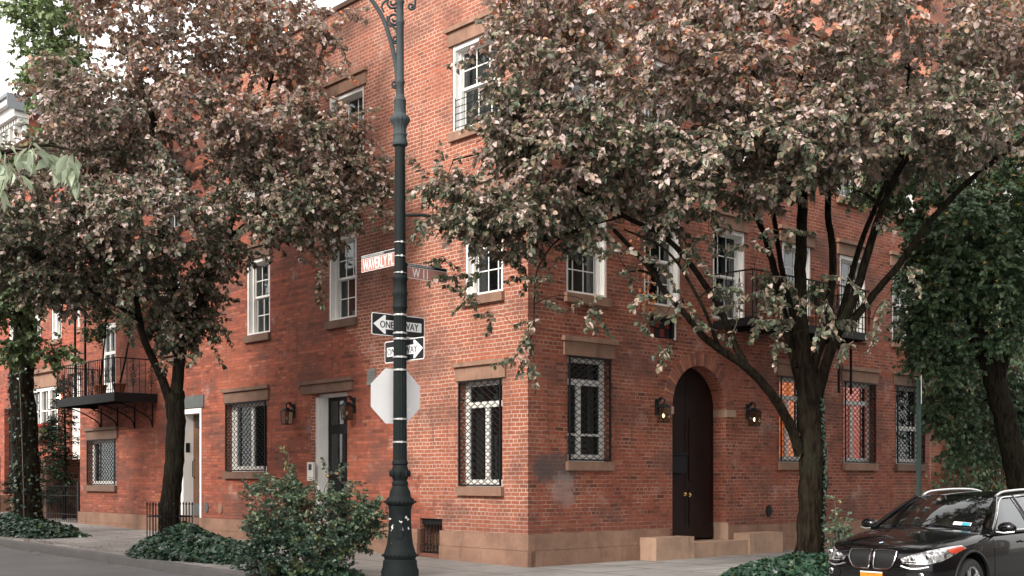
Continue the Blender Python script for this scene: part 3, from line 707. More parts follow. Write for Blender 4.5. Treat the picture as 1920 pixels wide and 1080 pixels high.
# ---- balconies
def ornament(mb, T, x, o_, z0, h, axis='a'):
    def P(dx, dz): return (x + dx, o_, z0 + dz) if axis == 'a' else (x, o_ + dx, z0 + dz)
    for s_ in (-1, 1):
        for c, r, st, tn in ((.30, .055, PI / 2, 1.1), (.70, .055, -PI / 2, 1.1), (.5, .05, PI / 2, 1.2)):
            pts = []
            for i in range(13):
                q = i / 12; rr = r * (1 - .72 * q); an = st + tn * 2 * PI * q
                pts.append(P(s_ * (.045 + rr * math.cos(an)), h * c + rr * math.sin(an)))
            mb.tube(pts, .0065, 4)
        mb.tube([P(s_ * .012, h * .12), P(s_ * .045, h * .5), P(s_ * .012, h * .88)], .006, 4)
def balcony(T, a0, a1, zf, d, rail, orn, name_parent, bracket, fd=.20):
    p = MB(T); p.box(a0, a1, .002, d, zf - .05, zf); p.box(a0, a1, d - .03, d + .01, zf - fd, zf + .02); p.box(a0 - .012, a0 + .03, .002, d + .01, zf - fd, zf + .02); p.box(a1 - .03, a1 + .012, .002, d + .01, zf - fd, zf + .02)
    for k in range(int((a1 - a0) / .3)): p.box(a0 + .15 + k * .3, a0 + .18 + k * .3, .01, d - .03, zf - .12, zf - .05)
    b = p.build('balcony', M['iron'], house)
    r = MB(T); zt = zf + rail
    r.box(a0, a1, d - .02, d + .01, zt - .015, zt + .012); r.box(a0 - .012, a0 + .015, .0, d, zt - .015, zt + .012); r.box(a1 - .015, a1 + .012, .0, d, zt - .015, zt + .012)
    r.tube([(a0, d - .005, zf + .10), (a1, d - .005, zf + .10)], .008, 4)
    n = int((a1 - a0) / .125)
    for i in range(n + 1):
        x = a0 + (a1 - a0) * i / n; r.tube([(x, d - .005, zf), (x, d - .005, zt)], .0085 if i % 6 else .016, 4, cap=False)
        if orn and i % 3 == 1: ornament(r, T, x, d - .005, zf + .1, rail - .15)
        elif not orn and i % 2: r.ball((x, d - .005, zf + rail * .42), .026, 6, (1, 1, 1.5)); r.ball((x, d - .005, zf + rail * .60), .026, 6, (1, 1, 1.5))
    m = int(d / .14)
    for i in range(1, m):
        for x in (a0, a1):
            r.tube([(x, d * i / m, zf), (x, d * i / m, zt)], .0085, 4, cap=False)
            if i % 3 == 1: ornament(r, T, x, d * i / m, zf + .1, rail - .15, 'o')
    r.build('balcony_rail', M['iron'], b)
    for i in range(bracket):
        k = MB(T); x = a0 + .25 + (a1 - a0 - .5) * i / (bracket - 1)
        k.tube(catmull([(x, .02, zf - .75), (x, .12, zf - .55), (x, .55 * d, zf - .30), (x, .9 * d, zf - .20)], 4), .018, 5)
        k.tube([(x, .012, zf - .8), (x, .012, zf - .2)], .018, 5)
        k.tube([(x + .0, .05 + r_ * math.cos(q * 6), zf - .42 + r_ * math.sin(q * 6)) if False else (x, .22 + .11 * (1 - q) * math.cos(q * 8), zf - .34 + .11 * (1 - q) * math.sin(q * 8)) for q in [j / 14 for j in range(15)]], .010, 4)
        k.build('bracket', M['iron'], b)
    return b
balcony(TL, 13.54, 17.15, 3.52, 1.10, .86, True, house, 4)
balcony(TR, 4.80, 8.75, 4.42, .92, .90, True, house, 0, .13)
# fire ladders
def ladder(T, a0, a1, o_, z0, z1, name='fire_ladder'):
    l = MB(T)
    for a in (a0, a1): l.box(a - .012, a + .012, o_ - .025, o_ + .025, z0, z1)
    z = z0 + .15
    while z < z1: l.tube([(a0, o_, z), (a1, o_, z)], .011, 5); z += .32
    l.build(name, M['iron'], house)
ladder(TL, 15.5, 16.15, 1.02, 3.53, 9.6)
ladder(TR, 8.1, 8.55, .62, 3.2, 4.2)
# roof terrace railing and bulkhead
r = MB(TL); zr = TOP + .09
for i in range(int((LW - 4.9) / .13)): r.tube([(4.95 + i * .13, -.12, zr), (4.95 + i * .13, -.12, zr + 1.02)], .009, 4, cap=False)
r.box(4.9, LW - .2, -.14, -.10, zr + 1.0, zr + 1.04); r.box(4.9, LW - .2, -.135, -.105, zr + .08, zr + .11); r.build('roof_railing', M['silver'], house)

# ================================================================ NEIGHBOURS
SB = -1.6                                                # both rowhouses stand back behind a railed yard
nbh = empty('brick_rowhouse', 'smooth bright red brick rowhouse with white windows set back beside the corner house', 'house', mat=MH @ Matrix.Translation((LW, SB, 0)))
def TN(a, o, z): return (a - LW, o, z)
A0, A1, AT = LW + .002, 26.8, 11.2
hn = [(24.1, 26.4, 2.95, 4.45), (22.1, 23.2, 2.06, 4.75), (21.7, 22.5, 6.15, 7.6), (23.8, 24.6, 5.95, 7.6), (25.6, 26.4, 5.95, 7.6), (21.7, 22.5, 8.6, 10.0), (23.8, 24.6, 8.6, 10.0), (25.6, 26.4, 8.6, 10.0)]
w = MB(TN); wall_sheet(w, A0, A1, -.3, AT, hn); w.face([(A1, -8, -.3), (A1, -8, AT), (A0, -8, AT), (A0, -8, -.3)]); w.face([(A1, 0, -.3), (A1, 0, AT), (A1, -8, AT), (A1, -8, -.3)]); w.face([(A0, 0, TOP - .3), (A0, 0, AT), (A0, -8, AT), (A0, -8, TOP - .3)])
w.build('wall', M['brickN'], nbh)
f = MB(TN); f.box(A0, A1, -8, 0, AT + .002, AT + .1); f.build('roof', M['roof'], nbh)
for h in hn[2:]: sash_window(TN, h[0], h[1], h[2], h[3], 2, 1, M['curtain_w'], parent=nbh, cw=.9, lint=True)
f = MB(TN)                                               # the wide triple window
f.box(24.103, 26.397, -.16, -.02, 4.33, 4.447); f.box(24.103, 26.397, -.16, -.02, 2.953, 3.05)
for x in (24.103, 24.82, 25.56, 26.277): f.box(x, x + .12, -.16, -.015, 3.05, 4.33)
for x in (24.52, 25.25, 25.98): f.box(x - .012, x + .012, -.11, -.07, 3.05, 4.33)
f.box(24.22, 26.28, -.12, -.06, 3.66, 3.70); w = f.build('window', M['white'], nbh)
f = MB(TN); f.box(24.22, 26.28, -.10, -.095, 3.05, 4.33); f.build('pane', M['glass'], w); drape(TN, 24.22, 26.28, 3.05, 4.33, M['curtain_w'], w, -.2, 1.0)
f = MB(TN); f.box(24.0, 26.5, -.05, .03, 4.452, 4.92); f.box(23.9, 26.6, -.04, .14, 4.922, 5.05); f.build('lintel', M['stone'], w)
f = MB(TN); f.box(22.103, 23.197, -.16, -.12, 2.06, 4.747); dd = f.build('door', M['white'], nbh)
f = MB(TN)
for x in (22.2, 22.72):
    for z in (2.3, 3.2, 4.0): f.box(x, x + .38, -.118, -.10, z, z + .65)
f.build('door_panel', M['white2'], dd)
f = MB(TN); f.box(22.0, 23.3, -.05, .03, 4.752, 5.25); f.box(21.9, 23.4, -.04, .14, 5.252, 5.38); f.build('lintel', M['stone'], nbh)
f = MB(TN); f.box(21.9, 23.35, .0, 1.2, -.1, 2.04); f.build('stoop', M['stone_dk'], nbh)
f = MB(TN)
for k in range(8): f.box(23.352 + k * .26, 23.61 + k * .26, .1, 1.1, -.1, 1.95 - k * .23)
f.build('stoop_steps', M['stone'], nbh)
# porch lantern, lit
f = MB(TN); x = 23.62; f.box(x - .04, x + .04, .0, .02, 3.95, 4.25); f.tube([(x, .01, 4.2), (x, .14, 4.26), (x, .16, 4.2)], .012, 5); f.box(x - .08, x + .08, .08, .24, 4.18, 4.21); f.box(x - .05, x + .05, .11, .21, 3.90, 3.92); pl = f.build('porch_lantern', M['iron'], nbh)
f = MB(TN); f.ball((x, .16, 4.05), .075, 8, (1, 1, 1.5)); f.build('bulb', M['bulb_b'], pl, 60)

nb2 = empty('corniced_rowhouse', 'taller rowhouse with pale dentilled cornice rising behind the trees on the far left', 'house', mat=MH @ Matrix.Translation((26.8, SB, 0)))
def TM(a, o, z): return (a - 26.8, o, z)
B0, B1, BT = 26.802, 44.0, 13.9
hm = [(28.0, 29.0, 0.9, 3.9)] + [(B, B + .9, z, z + 1.7) for B in (30, 32.2, 34.4, 37, 39.5) for z in (2.4, 5.6, 8.6)] + [(27.6, 28.5, 5.6, 7.3), (27.6, 28.5, 8.6, 10.3)]
w = MB(TM); wall_sheet(w, B0, B1, -.3, BT, hm); w.face([(B0, 0, 11), (B0, 0, BT), (B0, -9, BT), (B0, -9, 11)]); w.face([(B1, 0, -.3), (B1, -9, -.3), (B1, -9, BT), (B1, 0, BT)]); w.face([(B1, -9, -.3), (B0, -9, -.3), (B0, -9, BT), (B1, -9, BT)])
w.build('wall', M['brickN'], nb2)
f = MB(TM); f.box(B0, B1, -9, 0, BT + .002, BT + .08); f.build('roof', M['roof'], nb2)
for h in hm[1:]: sash_window(TM, h[0], h[1], h[2], h[3], 2, 1, M['curtain_w'], parent=nb2, cw=.5)
f = MB(TM); f.box(28.003, 28.997, -.2, -.16, .9, 3.897); f.build('door', M['door_dk'], nb2)
f = MB(TM); f.box(27.7, 29.3, 0, 1.6, -.1, .88); f.box(27.7, 29.3, 1.6, 1.9, -.1, .6); f.box(27.7, 29.3, 1.9, 2.2, -.1, .35); f.build('stoop', M['stone'], nb2)
f = MB(TM); f.box(B0 - .3, B1, .0, .70, BT + .09, BT + .30); f.box(B0 - .2, B1, .0, .5, BT - .28, BT + .085); cn = f.build('cornice', M['ledge'], nb2)
f = MB(TM); f.box(B0 - .34, B1, .0, .78, BT + .302, BT + .42); f.box(B0 - .36, B0 - .302, -1.9, .78, BT - .1, BT + .301); f.build('cornice_edge', M['ledge_dk'], cn)
f = MB(TM); [f.box(B0 - .15 + k * .24, B0 - .03 + k * .24, .0, .36, BT - .46, BT - .282) for k in range(66)]; f.build('dentils', M['ledge'], cn)
f = MB(TM); f.box(B0 - .1, B1, .0, .12, BT - .95, BT - .50); f.build('frieze', M['ledge'], cn)
f = MB(TM); [f.box(B0 + .2 + k * .5, B0 + .36 + k * .5, .12, .34, BT - .9, BT - .50) for k in range(30)]; f.build('cornice_bracket', M['ledge'], cn)
f = MB(TM); f.box(30.5, 31.6, -2.2, -1.5, BT + .08, BT + 1.5); f.build('chimney', M['brickN'], nb2)

nb3 = empty('orange_brick_house', 'tall orange brick house seen in scraps behind the green tree on the right', 'house', mat=MH @ Matrix.Translation((0, -RW, 0)))
def TO(a, o, z): return (-o, -(a - RW), z)
TO.flip = True
D0, D1, DT = RW + .002, 30, 14.0
ho = [(x, x + 1.0, z, z + 1.7) for x in (14.2, 16.6, 19.0, 21.4) for z in (1.8, 4.9, 8.0, 11)]
w = MB(TO); wall_sheet(w, D0, D1, -.3, DT, ho); w.face([(D0, 0, TOP), (D0, 0, DT), (D0, -9, DT), (D0, -9, TOP)]); w.face([(D1, 0, -.3), (D1, -9, -.3), (D1, -9, DT), (D1, 0, DT)])
w.build('wall', M['brickO'], nb3)
f = MB(TO); f.box(D0, D1, -9, 0, DT, DT + .1); f.build('roof', M['roof'], nb3)
for h in ho: sash_window(TO, h[0], h[1], h[2], h[3], 2, 2, M['curtain'], parent=nb3, cw=.4)

# rows across both streets: behind the viewer, they close off the sky and stand in the car's and windows' reflections
def across(name, label, T0, L, H, wn, brick):
    rt = empty(name, label, 'house', mat=MH @ T0)
    m = MB(); hl = [(x, x + 1.0, z, z + 1.8) for x in np.arange(1.2, L - 1.5, 2.6) for z in (1.4, 4.6, 7.6)]
    wall_sheet(m, 0, L, -.4, H, hl); m.face([(0, 0, -.4), (0, -8, -.4), (0, -8, H), (0, 0, H)]); m.face([(L, -8, -.4), (L, 0, -.4), (L, 0, H), (L, -8, H)]); m.face([(0, -8, -.4), (L, -8, -.4), (L, -8, H), (0, -8, H)])
    m.build('wall', brick, rt); m = MB(); m.box(0, L, -8, .3, H + .002, H + .3); m.build('roof', M['roof'], rt)
    first = None
    for h in hl:
        if first is None:
            f = MB(); f.box(0, .1, -.15, 0.02, 0, 1.8); f.box(.9, 1.0, -.15, .02, 0, 1.8); f.box(.1, .9, -.15, .02, 0, .1); f.box(.1, .9, -.15, .02, 1.7, 1.8); f.box(.1, .9, -.12, -.08, .88, .93)
            first = f.build('window', M['white'], rt); f = MB(); f.face([(.1, -.1, .1), (.1, -.1, 1.7), (.9, -.1, 1.7), (.9, -.1, .1)]); pn_ = f.build('pane', M['glass'], first); first.location = (h[0], 0, h[2])
        else:
            c = first.copy(); COL.objects.link(c); c.location = (h[0], 0, h[2]); c.parent = rt; p_ = pn_.copy(); COL.objects.link(p_); p_.parent = c
M['tan'] = stone_mat('tan_stone', (.15, .11, .085))
across('brick_rowhouse', 'long tan stone row across the right street, out of frame behind the viewer', Matrix.Translation((-20.5, -30, 0)) @ Matrix.Rotation(-PI / 2, 4, 'Z') @ Matrix.Translation((-34, 0, 0)), 34, 10.5, 10, M['tan'])
across('brick_rowhouse', 'long red brick row across the left street, out of frame', Matrix.Translation((34, 18.5, 0)) @ Matrix.Rotation(PI, 4, 'Z'), 38, 11, 10, M['brickN'])
# ================================================================ LAMP POST AND SIGNS
PY = 16.5; PS = FOC / PY
PX = (750 - CU) / FOC * PY
zz = lambda v: EYE - (v - CV) / PS
post = empty('street_lamp', 'ornate dark green-black cast iron lamp post with fluted shaft and scrolled arm at the corner', 'lamp post', (PX, PY, 0))
base = [(38, 1096), (38, 1070), (35, 1062), (34, 1051), (31, 1048), (33, 1044), (33, 1038), (31, 1034), (26.5, 1020), (23.8, 1000), (22.6, 980), (22.5, 955), (24, 951), (24, 948), (28.5, 945), (29.5, 941), (28, 936), (23, 932), (21.5, 928), (21, 922), (17, 915), (15.5, 911), (16.5, 908), (16, 904), (14, 901), (16.5, 895), (18, 889), (17.5, 882), (15, 875), (14.5, 872), (16.5, 870), (16, 866), (13.5, 862)]
b = MB(); b.lathe([(r * .93 / PS, zz(v)) for r, v in base], 32); 
for k in range(8):
    a = k / 8 * 2 * PI
    for dz, r, h in ((zz(888), 17.6 / PS, .05),):
        b.ball((math.cos(a) * r, math.sin(a) * r, dz), .03, 6, (.8, .8, 1.8))
for k in range(24):
    a = k / 24 * 2 * PI; b.ball((math.cos(a) * 29 / PS, math.sin(a) * 29 / PS, zz(941)), .018, 6); b.ball((math.cos(a) * 33 / PS, math.sin(a) * 33 / PS, zz(1041)), .016, 6)
b.build('base', M['post'], post, 35)
b = MB(); b.box(-.05, .05, -.178, -.165, zz(1010), zz(965)); b.build('access_door', M['post'], post)
s = MB()
n = 32; z0, z1 = zz(863), zz(583); prof = [(13.2 / PS, z0), (12.6 / PS, (z0 + z1) / 2), (12.0 / PS, z1)]
s.lathe(prof, n, flute=(z0 - .01, z1 + .01)); s.build('shaft', M['post'], post, 20)
s = MB(); s.lathe([(r / PS, zz(v)) for r, v in [(12, 584), (13, 580), (14.5, 577), (13.5, 573), (13, 556), (14.5, 553), (14.5, 548), (13, 545), (13, 527), (14.5, 524), (14, 519), (11, 516)]], 28, flute=(zz(573), zz(527)))
s.lathe([(r / PS, zz(v)) for r, v in [(10.6, 517), (10.2, 420), (9.4, 275)]], 24); s.build('upper_shaft', M['post'], post, 40)
s = MB(); s.lathe([(r / PS, zz(v)) for r, v in [(9.4, 276), (14, 273), (15, 269), (13, 264), (12.5, 256), (14, 253), (12, 249), (13, 236), (18, 229), (19.5, 225), (18, 220), (12, 215), (11, 212), (11.5, 192), (12, 189), (9, 183), (7.6, 178)]], 28, flute=(zz(255), zz(192))); s.build('capital', M['post_up'], post, 40)
s = MB(); s.lathe([(r / PS, zz(v)) for r, v in [(7.6, 179), (7.4, 160), (9, 157), (9, 152), (7.3, 149), (7.1, 48), (8.6, 45), (8.6, 41), (7, 38), (6.8, 8), (8.4, 5), (8.2, 1), (6.4, -2), (5.6, -160)]], 20); s.build('pole', M['post_up'], post, 40)
u_ = lambda u: (u - 750) / PS
def Q(pts): return [(u_(u), 0.0, zz(v)) for u, v in pts]
s = MB()
s.tube(catmull(Q([(745, 158), (743, 130), (738, 100), (729, 65), (716, 30), (697, 0), (672, -30), (640, -62), (618, -110), (612, -160), (628, -205), (662, -225), (700, -215), (722, -190)]), 4), .030, 8)
s.build('crook_arm', M['post_up'], post, 60)
def sc_(p, r, n):
    s = MB(); s.tube(p, r, n); s.build('scroll', M['post_up'], post, 60)
def sp2(cu, cv, r0, r1, a0, tn): return [(u_(cu + (r0 + (r1 - r0) * q) * math.cos(a0 + tn * 2 * PI * q)), 0, zz(cv + (r0 + (r1 - r0) * q) * math.sin(a0 + tn * 2 * PI * q))) for q in [i / 26 for i in range(27)]]
sc_(sp2(739, 35, 15, 3, -PI / 2, 1.7), .017, 6); sc_(sp2(736, 4, 13, 3, 0, 1.6), .017, 6); sc_(sp2(741, 74, 8, 2, PI, -1.5), .014, 6); sc_(sp2(741, 158, 8, 2, 0, 1.4), .016, 6)
sc_(catmull(Q([(747, 70), (740, 52), (728, 46), (726, 30)]), 4), .015, 6); sc_(catmull(Q([(743, -10), (728, -2), (716, 10), (719, 22)]), 4), .015, 6)
sc_(sp2(771, 12, 7, 2, 0, 1.3), .015, 6); sc_(catmull(Q([(757, -30), (772, -22), (778, -5), (778, 12)]), 4), .017, 6)
scrolls_done = True
s = MB(); s.lathe([(.0, zz(-185)), (.10, zz(-183)), (.14, zz(-168)), (.20, zz(-150)), (.24, zz(-146)), (.24, zz(-143))][::-1], 24, (u_(722), 0)); s.build('lamp_housing', M['post_up'], post, 40)
s = MB(); s.ball((u_(722), 0, zz(-140)), .19, 14, (1, 1, .8)); s.build('lamp_globe', M['glass_lamp'], post, 60)
s = MB(); s.tube(Q([(758, 404), (790, 403), (812, 406)]), .022, 8); s.tube(Q([(808, 406), (812, 406)]), .03, 8); s.build('side_bracket', M['post'], post, 60)
for v, r in ((591, 12.6), (625, 12.9), (636, 12.9), (670, 13), (694, 13.2), (786, 13.5), (829, 13.4), (455, 11), (481, 11), (512, 11.2)):
    s = MB(); h = .012 if v > 520 else .006; s.lathe([(r / PS + .004, zz(v) - h), (r / PS + .006, zz(v)), (r / PS + .004, zz(v) + h)], 24)
    s.box(.02, .045, -r / PS - .014, -r / PS + .01, zz(v) - .014, zz(v) + .014); s.build('clamp_band', M['band'], post, 60)

def sign_root(name, label, cat, cx, off, z, dirv, du=0.0):
    d = Vector(dirv).normalized(); back = Vector((-d.y, d.x, 0))
    if back.y < 0: back = -back
    loc = Vector((PX, PY, 0)) + back * off + d * du
    return empty(name, label, cat, (loc.x, loc.y, z), math.atan2(d.y, d.x))
def rounded(w, h, r, n=4):
    pts = []
    for cx, cz, a0 in ((w/2 - r, h/2 - r, 0), (-w/2 + r, h/2 - r, PI/2), (-w/2 + r, -h/2 + r, PI), (w/2 - r, -h/2 + r, 1.5*PI)):
        pts += [(cx + r * math.cos(a0 + k / n * PI / 2), cz + r * math.sin(a0 + k / n * PI / 2)) for k in range(n + 1)]
    return pts
def one_way(label, z, dirv, du, right, group):
    r = sign_root('one_way_sign', label, 'road sign', 0, .115, z, dirv, du); r['group'] = 'one-way signs on the lamp post'
    W_, H_ = .914, .305; b = MB(); b.prism(rounded(W_, H_, .03), 0, .003); b.build('board', M['swhite'], r)
    b = MB(); b.prism(rounded(W_ - .022, H_ - .022, .022), -.0012, -.0002); b.build('black_face', M['sblack'], r)
    k = 1 if right else -1
    ar = [(.43, 0), (.245, .130), (.228, .130), (.218, .116), (.224, .064), (-.40, .064), (-.40, -.064), (.224, -.064), (.218, -.116), (.228, -.130), (.245, -.130)]
    b = MB(); b.prism([(k * x, y) for x, y in ar], -.0026, -.0014); b.build('arrow', M['swhite'], r)
    b = MB()
    if right: lettering(b, 'ONE', -.385, -.145, -.048, .048, -.0032, .003); lettering(b, 'WAY', .02, .300, -.048, .048, -.0032, .003)
    else: lettering(b, 'ONE', -.315, -.085, -.048, .048, -.0032, .003); lettering(b, 'WAY', .075, .345, -.048, .048, -.0032, .003)
    b.build('lettering', M['sblack'], r)
    return r
one_way('black and white one-way sign with its arrow pointing left, on the lamp post', 3.575, (DR.x, DR.y, 0), .06, False, None)
one_way('black and white one-way sign with its arrow pointing right, just above the octagonal sign', 3.235, (-DL.x, -DL.y, 0), -.06, True, None)
# octagonal sign seen from behind
r = sign_root('stop_sign', 'octagonal stop sign seen from its bare silver back on the lamp post', 'road sign', 0, .13, zz(742), (.84, .54, 0), .0)
R8 = .762 / 2 / math.cos(PI / 8); oc = [(R8 * math.cos(PI / 8 + k * PI / 4), R8 * math.sin(PI / 8 + k * PI / 4)) for k in range(8)]
b = MB(); b.prism(oc, 0, .004); b.build('board', M['signback'], r)
b = MB(); b.prism([(x * .985, y * .985) for x, y in oc], .0042, .005); b.build('red_face', plain('stop_red', (.45, .02, .02), .4), r)
b = MB(); lettering(b, 'STOP', .27, -.27, -.11, .11, .0054, .006); b.build('lettering', M['swhite'], r)
b = MB(); b.box(.17, .235, -.0012, -.0002, -.20, -.12); b.build('sticker', M['swhite'], r)
b = MB(); b.box(.18, .225, -.0018, -.0013, -.155, -.13); b.build('sticker_text', M['signback'], r)
# street name signs
def name_sign(label, txt, z, dirv, L, H, u0, tx0, tx1, hdr):
    r = sign_root('street_name_sign', label, 'street sign', 0, .0, z, dirv, u0); r['group'] = 'street name signs on the lamp post'
    b = MB(); b.box(-L/2, L/2, -.004, .004, -H/2, H/2); b.build('board', M['swhite'], r)
    b = MB(); b.box(-L/2 + .006, L/2 - .006, -.0052, -.0042, -H/2 + .006, H/2 - .052); b.build('brown_face', M['sbrown'], r)
    b = MB(); b.box(-L/2 + .006, L/2 - .006, -.0052, -.0042, H/2 - .046, H/2 - .005); b.build('header_band', M['sblack'], r)
    b = MB(); lettering(b, txt, tx0, tx1, -H/2 + .018, H/2 - .062, -.006, .0012); b.build('lettering', M['swhite'], r)
    b = MB(); lettering(b, 'GREENWICH VILLAGE HISTORIC DISTRICT', -L/2 + hdr[0], -L/2 + hdr[1], H/2 - .036, H/2 - .014, -.006); b.build('header_lettering', M['swhite'], r)
    b = MB(); x = L/2 if u0 < 0 else -L/2; b.box(x - .02, x + .02, -.02, .02, -H/2, H/2); b.build('clamp', M['post'], r)
name_sign('brown street name sign reading Waverly Pl, left of the lamp post', 'WAVERLY PL', zz(479.5), (-DL.x, -DL.y, 0), .84, .235, -.50, -.38, .36, (.02, .55))
name_sign('brown street name sign reading W 11, right of the lamp post', 'W 11', zz(505), (DR.x, DR.y, 0), .74, .205, .46, -.25, .02, (.04, .52))
# green square post at the kerb
gp = empty('sign_post', 'thin dark green square post at the kerb behind the black car', 'post', (.26 + .7438 * 4.16 + .6683 * 4.6, 19.5 + .6683 * 4.16 - .7438 * 4.6, 0), math.atan2(DR.y, DR.x))
b = MB(); b.box(-.028, .028, -.028, .028, -.2, 3.0); b.build('post', paint_mat('green_post_paint', (.014, .034, .028), .5), gp)
b = MB(); b.box(-.15, .15, -.034, -.030, 2.62, 3.07); b.build('sign_plate', M['swhite'], gp); gp.children[-1].rotation_euler = (0, 0, math.radians(33))
b = MB(); b.lathe([(.05, .92), (.05, .98)], 12); b.build('clamp_band', M['band'], gp)
# ================================================================ VEGETATION
SH_OV = (np.array([(0, 0, 0), (-.30, .04, .05), (-.44, .30, .09), (-.30, .66, .05), (0, 1.0, -.10), (.30, .66, .05), (.44, .30, .09), (.30, .04, .05), (0, .45, -.03)], float),
         [(0, 8, 2, 1), (8, 4, 3, 2), (0, 7, 6, 8), (8, 6, 5, 4)])
SH_SM = (np.array([(0, 0, 0), (-.34, .42, .06), (0, 1, -.05), (.34, .42, .06)], float), [(0, 3, 2, 1)])
SH_IVY = (np.array([(0, 0, 0), (-.42, -.06, .03), (-.50, .38, .05), (-.26, .48, .03), (0, 1.0, -.08), (.26, .48, .03), (.50, .38, .05), (.42, -.06, .03), (0, .35, -.03)], float),
          [(0, 8, 2, 1), (8, 4, 3, 2), (0, 7, 6, 8), (8, 6, 5, 4)])
SH_LONG = (np.array([(0, 0, 0), (-.15, .25, .03), (-.20, .55, .02), (0, 1.0, -.16), (.20, .55, .02), (.15, .25, .03), (0, .5, -.05)], float),
           [(0, 6, 2, 1), (6, 3, 2), (0, 5, 4, 6), (6, 4, 3)])
def nrm(a): return a / (np.linalg.norm(a, axis=1, keepdims=True) + 1e-9)
def leaves(name, P, T, N, S, tint, shape, mat, parent, kind=None):
    P, T, N = np.asarray(P, float), nrm(np.asarray(T, float)), np.asarray(N, float)
    X = nrm(np.cross(T, N)); N = np.cross(X, T)
    sv, sf = shape; n, k = len(P), len(sv)
    curl = RNG.uniform(.4, 1.9, (n, 1, 1))
    V = P[:, None, :] + S[:, None, None] * (sv[None, :, 0:1] * X[:, None, :] + sv[None, :, 1:2] * T[:, None, :] + sv[None, :, 2:3] * curl * N[:, None, :])
    me = bpy.data.meshes.new(name); V = V.reshape(-1, 3)
    me.vertices.add(n * k); me.vertices.foreach_set('co', V.astype(np.float32).ravel())
    tot = np.array([len(f) for f in sf]); flat = np.concatenate([np.array(f) for f in sf])
    idx = (np.arange(n)[:, None] * k + flat[None, :]).ravel()
    me.loops.add(len(idx)); me.loops.foreach_set('vertex_index', idx.astype(np.int32))
    ls = np.concatenate([[0], np.cumsum(np.tile(tot, n))[:-1]])
    me.polygons.add(n * len(sf)); me.polygons.foreach_set('loop_start', ls.astype(np.int32))
    try: me.polygons.foreach_set('loop_total', np.tile(tot, n).astype(np.int32))
    except Exception: pass
    me.update(calc_edges=True)
    at_ = me.attributes.new('tint', 'FLOAT', 'POINT'); at_.data.foreach_set('value', np.repeat(tint, k).astype(np.float32))
    me.materials.append(mat); o = bpy.data.objects.new(name, me); COL.objects.link(o)
    if parent: o.parent = parent
    if kind: o['kind'] = kind
    return o
def in_house(p, m=.25):
    q = MHI @ Vector(p); return q.x > -m and q.y < m
